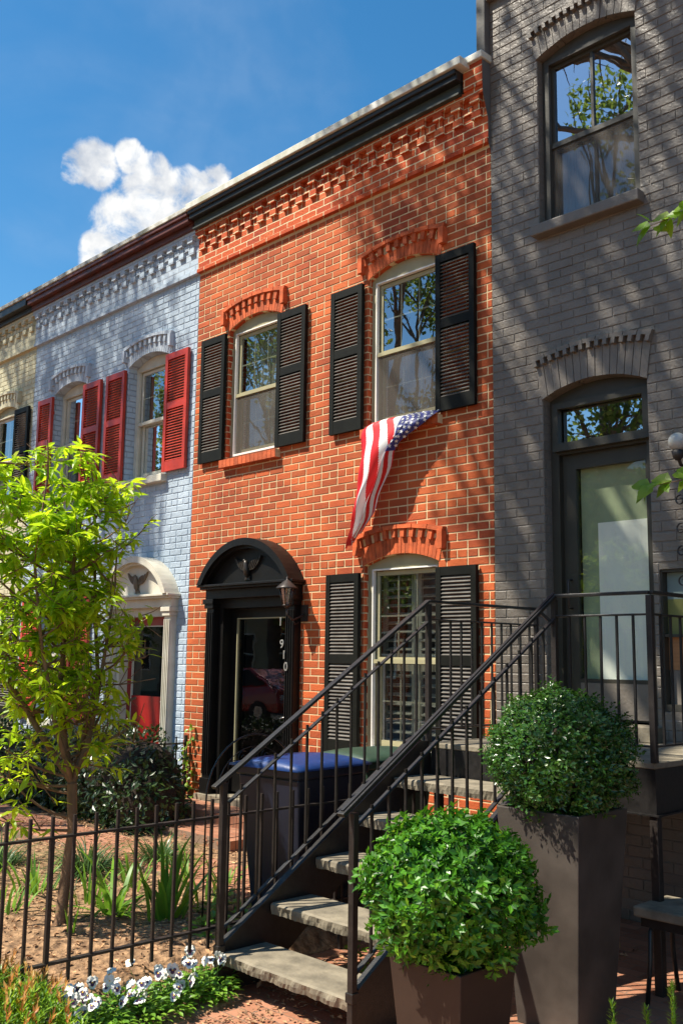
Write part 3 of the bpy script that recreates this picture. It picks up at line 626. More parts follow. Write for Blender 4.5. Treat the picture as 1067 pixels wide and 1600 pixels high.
mb.add([(RX1+0.003, -0.118, 7.03), (RX1+0.003, -0.112, 6.72), (RX1+0.003, -0.04, 6.5), (RX1+0.003, -0.036, 6.27), (RX1+0.003, 0.0, 6.2), (RX1+0.003, 0.05, 6.2), (RX1+0.003, 0.05, 7.03)], [tuple(range(7))]); part('party_wall_parging', mb, 'plaster', red)
fanlight_door(red, -7.965, 0.73, 2.40, 0.46, 'black', 'black', 0.36, 'eagle', M['glassdark'])
# house number, set out down the right pilaster
def digits(parent, lst, m_, size):
    for ch, x, y, z in lst:
        c = bpy.data.curves.new('number', 'FONT'); c.body = ch; c.size = size; c.extrude = 0.004; c.align_x = 'CENTER'
        tmp = bpy.data.objects.new('n', c); COL.objects.link(tmp); bpy.context.view_layer.update()
        me = bpy.data.meshes.new_from_object(tmp.evaluated_get(bpy.context.evaluated_depsgraph_get())); bpy.data.objects.remove(tmp)
        org = ORG.get(parent.name, Vector())
        for v in me.vertices:
            a, b, c_ = v.co; v.co = Vector((x+a, y-c_, z+b))-org
        me.materials.clear(); me.materials.append(M[m_]); o = bpy.data.objects.new('number_digit', me); COL.objects.link(o); o.parent = parent; o['label'] = 'metal house number digit %s' % ch
digits(red, [('1', -7.425, -0.112, 2.10), ('9', -7.40, -0.112, 1.88), ('1', -7.365, -0.112, 1.775), ('0', -7.335, -0.112, 1.66)], 'digit', 0.12)
# front step
mb = MB(); mb.box(-8.9, -7.0, -1.0, -0.16, 0.05, 0.20); mb.box(-8.8, -7.1, -0.55, -0.16, 0.20, 0.30); part('door_steps', mb, 'pave', red)

# ---- blue house
BX0, BX1 = -13.2, -9.152
blue = thing('painted_row_house', 'pale blue painted brick row house with red shutters and cream arched doorway', 'house', ((BX0+BX1)/2, 0, 0), 'attached row houses')
bw1, bw2 = -10.175, -12.11
holes = [opening(bw1, 0.45, ZW2, ZS2, RISE), opening(bw2, 0.45, ZW2, ZS2, RISE), opening(-12.16, 0.45, 0.93, 2.60, 0.09), rect(-10.62, -9.46, 0.0, 2.34)]
house_body(blue, BX0, BX1, 'bluebrick', holes, 6.93, [(bw1, 0.45, ZW2, 5.5), (bw2, 0.45, ZW2, 5.5), (-12.16, 0.45, 0.93, 2.7), (-10.04, 0.5, 0.3, 2.4)], unit='blueunit', bed='blueunit', lay=(0.006, 0.010, 0.006))
for xc in (bw1, bw2):
    w = window(blue, xc, 0.45, ZW2, ZS2, RISE, 'cream', 'blue', y=0.12, screen=False, meet=4.68); curtains(w, xc, 0.45, ZW2, 5.5, 0.29, 'greensheet', 0.3)
    hood(blue, xc, 0.45, ZS2+0.001, RISE, 'bluesolid', 'bluesolid')
    mb = MB(); mb.box(xc-0.52, xc+0.50, -0.09, 0.10, 3.84, 3.928); part('window_sill', mb, 'cream', blue, bevel=0.006)
w = window(blue, -12.16, 0.45, 0.93, 2.60, 0.09, 'cream', 'blue', y=0.12, screen=False); hood(blue, -12.16, 0.45, 2.601, 0.09, 'bluesolid', 'bluesolid')
mb = MB(); mb.box(-12.66, -11.66, -0.09, 0.10, 0.84, 0.928); part('window_sill', mb, 'cream', blue)
for a, b in ((-9.715, -9.255), (-11.08, -10.635), (-11.67, -11.22), (-12.94, -12.53)): shutter(blue, a, b, 3.945, 5.39, 'redshut')
for a, b in ((-11.72, -11.24), (-13.06, -12.60)): shutter(blue, a, b, 0.93, 2.58, 'redshut', mid=0.52)
corbels(blue, BX0, BX1, 'bluebrick')
mb = MB(); mb.box(BX0, BX1-0.01, -0.20, -0.02, 6.875, 6.985); mb.box(BX0, BX1-0.01, -0.225, -0.19, 6.94, 6.985); mb.box(BX0, BX1-0.01, -0.13, -0.02, 6.80, 6.874); part('cornice', mb, 'redcorn', blue, bevel=0.006)
mb = MB(); mb.box(BX0, BX1-0.001, -0.095, -0.036, 6.802, 6.86); part('frieze_board', mb, 'bluedark', blue)
mb = MB(); mb.box(BX0, BX1, -0.24, 0.35, 6.987, 7.045); part('coping', mb, 'copingdirty', blue, bevel=0.006)
fanlight_door(blue, -10.04, 0.69, 2.34, 0.46, 'cream', 'redreflect', 0.36, 'browneagle', M['glassdark'])  # red leaf stands for the parked car mirrored in this door
digits(blue, [('1', -10.655, -0.108, 2.05), ('9', -10.645, -0.108, 1.93), ('1', -10.64, -0.108, 1.80), ('2', -10.635, -0.108, 1.67)][:0], 'digit', 0.1)

# ---- cream house
YX0, YX1 = -17.3, -13.202
yel = thing('cream_row_house', 'cream painted brick row house with dark green shutters at the far left', 'house', ((YX0+YX1)/2, 0, 0), 'attached row houses')
yw = -14.14
house_body(yel, YX0, YX1, 'yelbrick', [opening(yw, 0.45, ZW2, ZS2, RISE), opening(-16.1, 0.45, ZW2, ZS2, RISE), opening(-14.1, 0.45, 0.93, 2.6, 0.09)], 6.93, [(yw, 0.45, ZW2, 5.5), (-16.1, 0.45, ZW2, 5.5), (-14.1, .45, .93, 2.6)], unit='yelunit', bed='yelunit', lay=(0.006, 0.010, 0.006))
for xc in (yw, -16.1):
    window(yel, xc, 0.45, ZW2, ZS2, RISE, 'tan', 'blue', screen=False); hood(yel, xc, 0.45, ZS2+0.001, RISE, 'yelsolid', 'yelsolid')
    mb = MB(); mb.box(xc-0.52, xc+0.50, -0.09, 0.05, 3.84, 3.928); part('window_sill', mb, 'cream', yel)
window(yel, -14.1, 0.45, 0.93, 2.6, 0.09, 'tan', 'blue', screen=False)
for a, b in ((-13.68, -13.24), (-15.05, -14.6)):
    shutter(yel, a, b, 3.945, 5.39, 'shut'); shutter(yel, a, b, 0.93, 2.58, 'shut')
corbels(yel, YX0, YX1, 'yelbrick')
mb = MB(); mb.box(YX0, YX1-0.01, -0.22, -0.02, 6.875, 6.985); mb.box(YX0, YX1-0.01, -0.13, -0.02, 6.80, 6.874); part('cornice', mb, 'cornice', yel, bevel=0.006)
mb = MB(); mb.box(YX0, YX1, -0.24, 0.35, 6.987, 7.045); part('coping', mb, 'copingdirty', yel, bevel=0.006)

# ---- grey house (taller)
GX0, GX1 = -4.878, 1.2
grey = thing('grey_row_house', 'tall dark grey painted brick row house at the right with glazed door above the stair', 'house', ((GX0+GX1)/2, 0, 0), 'attached row houses')
gx = -3.93; ghw = 0.455; GH = 9.4
holes = [opening(gx, ghw, 5.33, 6.84, 0.095), opening(gx, ghw, 1.30, 3.87, 0.10), rect(-3.43, -2.35, 1.45, 2.45), opening(-1.6, 0.455, 5.33, 6.84, 0.095)]
house_body(grey, GX0, GX1, 'graybrick', holes, GH, [(gx, ghw, 5.33, 6.9), (gx, ghw, 1.3, 3.9), (-2.84, 0.5, 1.45, 2.45), (-1.6, ghw, 5.33, 6.9)], unit='grayunit', bed='grayunit', lay=(0.0055, 0.006, 0.006), ztopb=7.6, headers=0)
def grey_arch(xc, zs, rise, hh):
    hw = ghw; r = (hw*hw+rise*rise)/(2*rise); zc = zs+rise-r; mb = MB()
    def a0(t): x = hw*1.02*t; return (xc+x, zc+math.sqrt(r*r-min(x*x, r*r)))
    def a1(t): return (xc+0.505*t, zs+hh-0.060*t*t)
    def a2(t): return (xc+0.520*t, zs+hh+0.047-0.058*t*t)
    def a3(t): return (xc+0.535*t, zs+hh+0.081-0.056*t*t)
    def wedge(f, g_, ta, tb, y, gap=0.006): mb.plate([f(ta+gap), f(tb-gap), g_(tb-gap), g_(ta+gap)], [], y, 0.002, 0, back=False)
    n = 15
    for i in range(n): wedge(a0, a1, -1+2*i/n, -1+2*(i+1)/n, -0.010-random.random()*0.008)
    n = 29
    for i in range(n):
        if i % 2 == 0: wedge(a1, a2, -1+2*i/n, -1+2*(i+1)/n, -0.055, 0.003)
    for i in range(9): wedge(a2, a3, -1+2*i/9, -1+2*(i+1)/9, -0.045)
    part('brick_arch', mb, 'graysolid', grey)
grey_arch(gx, 6.841, 0.095, 0.255); grey_arch(gx, 3.871, 0.10, 0.325); grey_arch(-1.6, 6.841, 0.095, 0.255)
for xc in (gx, -1.6):
    fm = MB(); iw = ghw-0.06; y = 0.075
    fm.plate([(xc-ghw+0.001, 5.33), (xc+ghw-0.001, 5.33)]+arch_pts(xc, ghw-0.001, 6.84, 0.093), [rect(xc-iw, xc+iw, 5.37, 6.80)], y, y+0.1)
    fm.plate(rect(xc-iw-0.03, xc+iw+0.03, 5.345, 6.83), [rect(xc-iw+0.012, xc+iw-0.012, 5.39, 6.785)], y-0.018, y+0.02)
    w = part('window', fm, 'grayframe', grey); zm = 6.05
    s = MB(); a, b = xc-iw+0.001, xc+iw-0.001
    s.plate(rect(a, b, zm, 6.799), [rect(a+0.035, b-0.035, zm+0.045, 6.76)], y+0.03, y+0.06); s.plate(rect(a, b, 5.371, zm+0.03), [rect(a+0.035, b-0.035, 5.43, zm-0.01)], y+0.062, y+0.09)
    s.box(xc-0.012, xc+0.012, y+0.028, y+0.05, zm+0.045, 6.76); s.box(xc-0.012, xc+0.012, y+0.06, y+0.08, 5.43, zm-0.01)
    s.box(a, b, y+0.008, y+0.05, zm-0.014, zm+0.03)
    part('sash', s, 'grayframe', w)
    q = MB(); q.add([(a, y+0.045, zm), (b, y+0.045, zm), (b, y+0.045, 6.79), (a, y+0.045, 6.79)], [(0, 1, 2, 3)]); part('pane', q, glassmat('upper_glass', 0.5), w)
    q = MB(); q.add([(a, y+0.075, 5.4), (b, y+0.075, 5.4), (b, y+0.075, zm), (a, y+0.075, zm)], [(0, 1, 2, 3)]); part('pane', q, 'glass', w)
    q = MB(); q.add([(a, y+0.02, 5.38), (b, y+0.02, 5.38), (b, y+0.02, zm-0.02), (a, y+0.02, zm-0.02)], [(0, 1, 2, 3)]); part('insect_screen', q, 'screen', w)
    curtains(w, xc, 0.45, 5.33, 6.1, 0.28, 'curtdim', 0.5, True)
    s = MB(); s.box(xc-ghw-0.03, xc+ghw+0.03, -0.10, 0.13, 5.235, 5.328); part('window_sill', s, 'graysolid', grey, bevel=0.01)
# entrance
fm = MB(); iw = ghw-0.075; y = 0.10
fm.plate([(gx-ghw+0.001, 1.30), (gx+ghw-0.001, 1.30)]+arch_pts(gx, ghw-0.001, 3.87, 0.098), [rect(gx-iw, gx+iw, 1.34, 3.42), rect(gx-iw, gx+iw, 3.50, 3.80)], y, y+0.12)
fm.box(gx-ghw+0.05, gx+ghw-0.002, y-0.05, y-0.001, 3.44, 3.49)
fm.plate(rect(gx-iw-0.04, gx+iw+0.04, 3.49, 3.84), [rect(gx-iw+0.01, gx+iw-0.01, 3.51, 3.79)], y-0.03, y+0.02)
fr = part('door_frame', fm, 'graytrim', grey)
q = MB(); q.add([(gx-iw, y+0.04, 3.5), (gx+iw, y+0.04, 3.5), (gx+iw, y+0.04, 3.8), (gx-iw, y+0.04, 3.8)], [(0, 1, 2, 3)]); part('transom_pane', q, glassmat('transom_glass', 0.45), fr)
D = MB(); a, b = gx-iw+0.001, gx+iw-0.001
D.plate(rect(a, b, 1.355, 3.419), [rect(a+0.115, b-0.04, 1.66, 3.30)], y+0.05, y+0.10)
dr = part('door', D, 'graytrim', grey)
q = MB(); q.box(a+0.13, b-0.04, y+0.035, y+0.049, 1.37, 1.63); part('kick_plate', q, 'graysolid', dr)
q = MB(); q.add([(a+0.115, y+0.07, 1.66), (b-0.04, y+0.07, 1.66), (b-0.04, y+0.07, 3.30), (a+0.115, y+0.07, 3.30)], [(0, 1, 2, 3)]); part('door_glass', q, 'glassdoor', dr)
q = MB(); q.box(a+0.115, b-0.02, y+0.125, y+0.135, 1.62, 3.32); q.box(a+0.27, b-0.02, y+0.108, y+0.122, 1.62, 2.86, 1); part('blind_and_reflection', q, ['greensheet', 'blind'], dr)  # green sheet is a painted tree reflection, white one is the blind
q = MB(); q.tube([(a+0.06, y+0.05, 2.2), (a+0.06, y-0.0, 2.2), (a+0.06, y-0.0, 2.42), (a+0.06, y+0.05, 2.42)], 0.009, 8); part('handle', q, 'lampmetal', dr)
s = MB(); s.box(gx-ghw-0.02, gx+ghw+0.04, -0.12, 0.10, 1.235, 1.345); part('door_sill', s, 'stone', grey, bevel=0.008)
# ground floor side window with boards behind glass
fm = MB(); fm.plate(rect(-3.429, -2.351, 1.451, 2.449), [rect(-3.42, -2.38, 1.50, 2.43)], 0.02, 0.08); fm.box(-3.42, -2.38, 0.03, 0.075, 1.97, 1.99)
w = part('window', fm, 'grayframe', grey)
q = MB(); q.box(-3.42, -2.38, 0.09, 0.11, 2.24, 2.43, 0); q.box(-3.42, -2.38, 0.088, 0.115, 1.99, 2.239, 1); q.box(-3.42, -2.38, 0.086, 0.12, 1.74, 1.97, 2); q.box(-3.42, -2.38, 0.09, 0.11, 1.5, 1.739, 3)
part('blind', q, ['teal', 'olive', 'orange', 'curtdim'], w)
mb = MB(); mb.box(-4.975, -4.879, -0.075, 0.25, 7.102, 9.4); part('corner_pier', mb, 'plaster', grey, bevel=0.01)
mb = MB(); mb.box(GX0, GX1, -0.035, 0.001, 7.62, 9.4); mb.box(GX0, GX1, -0.06, -0.034, 7.62, 7.68)
for i in range(26): xx = GX0+0.1+i*0.22; mb.box(xx, xx+0.10, -0.10, -0.034, 7.40+0.3, 7.50+0.3)
part('belt_course', mb, 'graybrick', grey)

# ------------------------------------------------------------------ wall lantern
lan = thing('wall_lantern', 'black coach lantern on the red brick wall beside the black door', 'lamp', (-7.19, 0, 2.3))
lx, ly, lz = -7.215, -0.22, 2.30
mb = MB(); mb.lathe((lx, ly, lz), [(0.001, 0.27), (0.012, 0.26), (0.008, 0.245), (0.02, 0.235), (0.035, 0.225), (0.075, 0.19), (0.105, 0.165), (0.11, 0.155), (0.085, 0.15), (0.001, 0.15)], 6); part('lantern_cap', mb, 'lampmetal', lan)
mb = MB(); mb.lathe((lx, ly, lz), [(0.072, 0.15), (0.04, -0.01)], 6); part('lantern_glass', mb, 'lampglass', lan)
mb = MB()
for k in range(6):
    t = 2*PI*k/6; mb.tube([(lx+0.074*math.cos(t), ly+0.074*math.sin(t), lz+0.15), (lx+0.041*math.cos(t), ly+0.041*math.sin(t), lz-0.01)], 0.006, 6)
mb.lathe((lx, ly, lz), [(0.001, -0.05), (0.012, -0.045), (0.02, -0.03), (0.046, -0.015), (0.046, -0.003), (0.001, -0.003)], 8)
part('lantern_frame', mb, 'lampmetal', lan)
mb = MB(); mb.lathe((lx, ly, lz), [(0.001, 0.10), (0.014, 0.09), (0.014, 0.0), (0.001, 0.0)], 8); part('bulb', mb, 'curtain', lan)
mb = MB(); mb.tube([(lx, ly, lz-0.03), (lx+0.01, ly, lz-0.10), (lx+0.02, ly+0.06, lz-0.15), (lx+0.03, ly+0.14, lz-0.12), (lx+0.03, 0.0, lz-0.08)], 0.010, 8); mb.tube([(lx+0.02, ly+0.06, lz-0.15), (lx+0.02, ly+0.10, lz-0.19), (lx+0.025, ly+0.14, lz-0.17)], 0.006, 6)
mb.box(lx-0.015, lx+0.075, -0.02, 0.0, lz-0.16, lz+0.0); part('bracket', mb, 'lampmetal', lan)
# globe light on grey wall
gl = thing('globe_light', 'round glass wall light on the grey brick beside the glazed door', 'lamp', (-3.2, 0, 3.32))
mb = MB(); mb.lathe((-3.2, -0.11, 3.33), [(0.066*math.sin(t), 0.066*math.cos(t)) for t in [PI*k/12 for k in range(13)]], 20); part('globe', mb, 'globe', gl)
mb = MB(); mb.lathe((-3.2, -0.11, 3.33), [(0.02, -0.13), (0.035, -0.11), (0.045, -0.065), (0.03, -0.06)], 12); mb.tube([(-3.2, -0.11, 3.22), (-3.2, -0.07, 3.17), (-3.2, -0.0, 3.17)], 0.013, 8); part('bracket', mb, 'ironrust', gl)
# scroll bracket / trellis at right of the door
sc = thing('scroll_trellis', 'black iron scroll trellis climbing the grey wall under the globe light', 'trellis', (-3.15, 0, 2.6))
mb = MB()
def spiral(cx, cz, r, a0, turns, y=-0.07, flip=1, rr=0.006):
    mb.tube([(cx+flip*r*(1-0.75*k/24)*math.cos(a0+turns*2*PI*k/24), y, cz+r*(1-0.75*k/24)*math.sin(a0+turns*2*PI*k/24)) for k in range(25)], rr, 6)
mb.tube([(-3.165, -0.07, 1.35), (-3.165, -0.07, 3.15)], 0.008, 6); mb.tube([(-2.85, -0.07, 1.35), (-2.85, -0.07, 3.15)], 0.008, 6)
for z in (1.5, 1.95, 2.4, 2.75, 3.05): mb.tube([(-3.165, -0.07, z), (-2.85, -0.07, z)], 0.006, 6)
for z in (3.10, 2.92, 2.72, 2.56, 2.35): spiral(-3.215, z, 0.045, 0, 1.3); spiral(-3.08, z, 0.05, PI, 1.3, flip=-1)
for z in (1.6, 3.0): mb.tube([(-3.165, -0.07, z), (-3.165, 0.0, z)], 0.006, 6); mb.tube([(-2.85, -0.07, z), (-2.85, 0.0, z)], 0.006, 6)
part('scrollwork', mb, 'iron', sc)

# ------------------------------------------------------------------ flag
flag = thing('flag', 'American flag draped out of the upper right window of the brick house', 'flag', (-5.9, -0.1, 3.95))
def lerp(a, b, t): return a+(b-a)*t
def cat(ps, t):
    n = len(ps)-1; t = min(max(t, 0), 0.99999)*n; i = int(t); f_ = t-i
    p = [Vector(ps[max(0, min(n, k))]) for k in (i-1, i, i+1, i+2)]
    return 0.5*((2*p[1])+(p[2]-p[0])*f_+(2*p[0]-5*p[1]+4*p[2]-p[3])*f_*f_+(-p[0]+3*p[1]-3*p[2]+p[3])*f_**3)
# columns: v across the hoist (0 left .. 1 right), rows: u down the fly
ROWS = [  # each row: positions for v = 0, .25, .46, .75, 1
 [(-6.27,-.03,3.985), (-6.02,-.04,3.985), (-5.80,-.05,3.98), (-5.58,-.06,3.975), (-5.39,-.05,3.965)],
 [(-6.295,-.13,3.89), (-6.05,-.15,3.93), (-5.80,-.17,3.91), (-5.63,-.17,3.88), (-5.50,-.15,3.86)],
 [(-6.30,-.15,3.66), (-6.09,-.21,3.72), (-5.86,-.19,3.70), (-5.86,-.24,3.69), (-5.80,-.17,3.70)],
 [(-6.33,-.15,3.42), (-6.17,-.23,3.45), (-6.02,-.17,3.48), (-5.98,-.24,3.46), (-5.91,-.15,3.50)],
 [(-6.37,-.14,3.20), (-6.27,-.21,3.22), (-6.17,-.14,3.24), (-6.11,-.22,3.24), (-6.04,-.14,3.27)],
 [(-6.43,-.13,3.00), (-6.36,-.18,3.01), (-6.29,-.13,3.03), (-6.22,-.19,3.05), (-6.14,-.13,3.08)],
 [(-6.50,-.12,2.80), (-6.46,-.15,2.82), (-6.42,-.12,2.84), (-6.37,-.16,2.88), (-6.30,-.12,2.93)]]
VV = [0, .25, .46, .75, 1]
def fpos(u, v):
    cols = [cat([r_[k] for r_ in ROWS], u) for k in range(5)]
    for k in range(4):
        if v <= VV[k+1] or k == 3: t = (k+(v-VV[k])/(VV[k+1]-VV[k]))/4; break
    p = cat(cols, t); p.y += 0.011*math.sin(v*26+u*5)*(0.5+u)*min(1, u*3) + 0.008*math.sin(u*23+v*9)
    p.y = min(p.y, -0.02); return p
nv, nu = 312, 70; mb = MB(); vs = [fpos(j/nu, i/nv) for j in range(nu+1) for i in range(nv+1)]
for j in range(nu):
    for i in range(nv):
        v = (i+0.5)/nv; u = (j+0.5)/nu; s_ = int(13*(v**(1+1.7*max(0, u-0.15)))); can = v > 6/13 and u < 0.38
        mb.f.append((j*(nv+1)+i, j*(nv+1)+i+1, (j+1)*(nv+1)+i+1, (j+1)*(nv+1)+i)); mb.m.append(2 if can else (0 if s_ % 2 == 0 else 1)); mb.sm.append(True)
mb.v = [tuple(p) for p in vs]
fl = part('cloth', mb, ['fred', 'fwhite', 'fblue'], flag, recalc=False)
st = MB()
for rr in range(9):
    for cc in range(6 if rr % 2 == 0 else 5):
        v = 6/13+(7/13)*(rr+1)/10; u = 0.38*((cc+0.5)/6+(0 if rr % 2 == 0 else 1/12))
        pc = fpos(u, v); du = (fpos(u+0.004, v)-pc).normalized(); dv = (fpos(u, v+0.004)-pc); dv = (dv-du*dv.dot(du)).normalized(); nn = du.cross(dv)
        if nn.y > 0: nn = -nn
        R_ = 0.021; pts = [pc+nn*0.005+(du*math.cos(PI*k/5)+dv*math.sin(PI*k/5))*(R_ if k % 2 == 0 else R_*0.42) for k in range(10)]
        st.add([pc+nn*0.005]+pts, [(0, k+1, (k+1) % 10+1) for k in range(10)])
part('stars', st, 'fwhite', fl, recalc=False)

# ------------------------------------------------------------------ staircase
XL, XR = -4.46, -3.44; YB, YT = -3.05, -1.32; SL = 0.62; LZ = 1.235; PX = -2.80
stair = thing('entry_staircase', 'black iron entry stair with stone treads and railed landing at the grey house', 'stairs', (-3.9, -2.2, 0))
tmat = []
for i in range(5):
    z = 0.206*(i+1); y = YB+0.005+0.343*i
    mb = MB(); n = 64; random.seed(40+i)
    # slab with a rough, rock-faced front edge
    x0, x1 = XL+0.012, XR-0.012; yb = y+0.315; vs = []
    for k in range(n+1):
        x = x0+(x1-x0)*k/n; j = lambda s=0.006: random.uniform(-s, s); w1 = 0.005*math.sin(x*23+i)+0.004*math.sin(x*51+2*i); w2 = 0.003*math.sin(x*17+3*i)
        vs += [(x, yb, z-0.06), (x, y+0.010+w1+j(0.004), z-0.062+j(0.002)), (x, y+0.003+w1+j(0.004), z-0.035+j(0.004)), (x, y+w2+j(0.002), z-0.009), (x, y+0.010+w2+j(0.002), z), (x, yb, z)]
    fs = [(6*k+a, 6*k+(a+1) % 6, 6*(k+1)+(a+1) % 6, 6*(k+1)+a) for k in range(n) for a in range(6)] + [tuple(range(6)), tuple(6*n+q for q in reversed(range(6)))]
    mb.add(vs, fs); part('tread', mb, 'stone', stair)
random.seed(11)
for x in (XL, XR):
    mb = MB(); h = 0.30
    P = [(YB+0.02, 0.25), (-1.42, 0.25+SL*1.61), (-1.30, 1.245), (-1.30, 0.95), (-1.46, 0.93), (YB+0.36, 0.03), (YB+0.30, 0.0), (YB+0.02, 0.0)]
    for sx in (-0.005, 0.005): mb.add([(x+sx, a, b) for a, b in P], [tuple(range(len(P)))])
    n = len(P); mb.add([(x-0.005, a, b) for a, b in P]+[(x+0.005, a, b) for a, b in P], [(i, (i+1) % n, n+(i+1) % n, n+i) for i in range(n)])
    mb.bar((x, YB+0.02, 0.255), (x, -1.42, 0.255+SL*1.61), 0.05, 0.010)
    part('stringer', mb, 'iron', stair)
mb = MB(); mb.box(XL, PX, YT, -0.002, LZ-0.035, LZ); part('landing_slab', mb, 'stone', stair, bevel=0.006)
mb = MB(); mb.box(XL+0.02, PX+0.0, YT+0.004, YT+0.02, 0.955, LZ-0.036); mb.box(PX-0.018, PX-0.002, YT+0.021, -0.004, 0.955, LZ-0.036); mb.box(XL+0.002, XL+0.018, YT+0.03, -0.004, 0.955, LZ-0.036)
mb.box(XL+0.02, PX+0.02, YT-0.012, YT+0.055, 0.945, 0.954); mb.box(PX-0.05, PX+0.02, YT+0.056, -0.004, 0.945, 0.954)
part('fascia', mb, 'iron', stair)
def post(x, y, z0, z1, w=0.035): mb = MB(); mb.box(x-w/2, x+w/2, y-w/2, y+w/2, z0, z1); return part('post', mb, 'ironrust', stair, bevel=0.003)
post(XL, YB, 0, 1.10); post(XR, YB, 0, 1.06); post(XL, YT, 1.236, 2.17); post(XR, YT, 1.236, 2.17); post(PX, YT, 1.236, 2.175); post(XL, -0.04, 1.236, 2.17, 0.03); post(PX, -0.04, 1.236, 2.17, 0.03)
for x in (XL, XR): mb = MB(); mb.box(x-0.024, x+0.024, YB-0.024, YB+0.024, 0.20, 0.245); part('post_collar', mb, 'iron', stair, bevel=0.003)
for (xa, ya) in ((PX-0.045, YT), (XL+0.005, -0.2), (XL+0.02, YT+0.03)):
    sup = MB(); sup.box(xa, xa+0.05, ya, ya+0.05, 0, 0.944); part('support_post', sup, 'ironrust', stair, bevel=0.004)
HZ = lambda y: 1.09+SL*(y+3.10)
def rail(name, a, b, w, h, m_='iron'): mb = MB(); mb.bar(a, b, w, h); return part(name, mb, m_, stair, bevel=0.004)
# sloping handrails + second rails + bottom rails
rail('handrail', (XL, -3.12, HZ(-3.12)), (XL, YT, HZ(YT)), 0.042, 0.020)
rail('handrail', (XR, -3.14, HZ(-3.14)-0.01), (XR, YT, HZ(YT)), 0.046, 0.022)
mb = MB(); mb.bar((XR, -3.13, HZ(-3.13)+0.004), (XR, YT, HZ(YT)+0.014), 0.018, 0.012); part('handrail_cap', mb, 'iron', stair)
for x in (XL, XR):
    rail('rail', (x, -3.02 if x == XL else YB, HZ(-3.02)-0.15), (x, YT, HZ(YT)-0.14), 0.030, 0.012)
    rail('rail', (x, YB, 0.315), (x, -1.52, 0.315+SL*1.53), 0.030, 0.012); rail('rail', (x, -1.52, 0.315+SL*1.53), (x, YT, 1.325), 0.030, 0.012)
# landing rails
Lr = [((XR, YT), (PX, YT)), ((PX, YT), (PX, -0.03)), ((XL, YT), (XL, -0.03))]
for (a, b) in Lr:
    for z, w_, h_ in ((2.19, 0.042, 0.020), (2.065, 0.030, 0.012), (1.325, 0.030, 0.012)):
        rail('rail' if z < 2.1 else 'handrail', (*a, z), (*b, z), w_, h_)
mb = MB(); mb.bar((XR-0.05, YT-0.10, 2.10), (XR-0.0, YT-0.02, 2.02), 0.012, 0.02); part('brace', mb, 'iron', stair)
# balusters
def baluster_mesh(h):
    mb = MB(); mb.box(-0.0065, 0.0065, -0.0065, 0.0065, 0, h); o = part('baluster', mb, 'iron', stair); o.parent = stair; return o
hS = 0.695; b0 = baluster_mesh(hS); b1 = baluster_mesh(0.735); first = {0: True, 1: True}
org = ORG[stair.name]
def put(base, k, x, y, z):
    o = base if first[k] else base.copy()
    if not first[k]: COL.objects.link(o); o.parent = stair
    first[k] = False
    # mesh was built relative to world origin minus org, so shift by the position
    o.location = (x, y, z)
for bobj in (b0, b1):
    for v in bobj.data.vertices: v.co += org
    for v in bobj.data.vertices: v.co -= Vector((0, 0, 0))
def putw(base, k, x, y, z): put(base, k, x-org.x, y-org.y, z-org.z)
for x in (XL, XR):
    for i in range(1, 14):
        y = YB+i*0.1235; zb = 0.315+SL*(y-YB) if y < -1.52 else 1.30
        putw(b0, 0, x, y, zb)
for i in range(1, 6): putw(b1, 1, XR+(PX-XR)*i/6, YT, 1.328)
for i in range(1, 11): putw(b1, 1, PX, YT+i*0.119, 1.328); putw(b1, 1, XL, YT+i*0.119, 1.328)

# ------------------------------------------------------------------ fence
fence = thing('iron_fence', 'low black iron picket fence between the front garden and the flower bed', 'fence', (-4.6, -3.5, 0))
FX = -4.60
for z, y0, y1 in ((0.895, -6.6, -0.9), (0.30, -6.6, -0.9)):
    mb = MB(); mb.box(FX-0.016, FX+0.016, y0, y1, z-0.006, z+0.006); part('rail', mb, 'ironrust', fence)
mb = MB(); mb.box(-0.0075, 0.0075, -0.0075, 0.0075, 0, 0.80); pk = part('picket', mb, 'ironrust', None); pk.parent = fence
pk.location = (0, 0, 0); forg = ORG[fence.name]
for i in range(46):
    y = -4.241+0.1218*(i-20)
    if y > -0.9: break
    o = pk if i == 0 else pk.copy()
    if i: COL.objects.link(o); o.parent = fence
    o.location = (FX-forg.x, y-forg.y, 0.195); o.rotation_euler = (random.uniform(-.006, .006), random.uniform(-.006, .006), 0)
for y in (-6.4, -4.98, -4.0, -2.0, -0.92):
    mb = MB(); mb.box(FX-0.011, FX+0.011, y-0.011, y+0.011, 0, 0.9); part('post', mb, 'ironrust', fence)
# small fence between blue and red gardens
f2 = thing('garden_railing', 'short black iron railing at the party line in front of the blue house', 'fence', (-9.1, -0.5, 0))
for ya in (-0.06, -0.93): mb = MB(); mb.box(-9.06, -9.03, ya, ya+0.03, 0.1, 0.93); part('post', mb, 'iron', f2)
for za in (0.84, 0.28): mb = MB(); mb.box(-9.06, -9.035, -0.90, -0.06, za, za+0.015); part('rail', mb, 'iron', f2)
for i in range(1, 6): mb = MB(); mb.box(-9.054, -9.042, -0.90+i*0.145, -0.888+i*0.145, 0.2, 0.92); part('picket', mb, 'iron', f2)
for i in range(1, 2): mb = MB(); mb.box(-10.6, -9.05, -0.93, -0.91, 0.84, 0.855); part('rail', mb, 'iron', f2)
for i in range(1, 9): mb = MB(); mb.box(-9.06-i*0.16-0.006, -9.06-i*0.16+0.006, -0.926, -0.914, 0.2, 0.92); part('picket', mb, 'iron', f2)

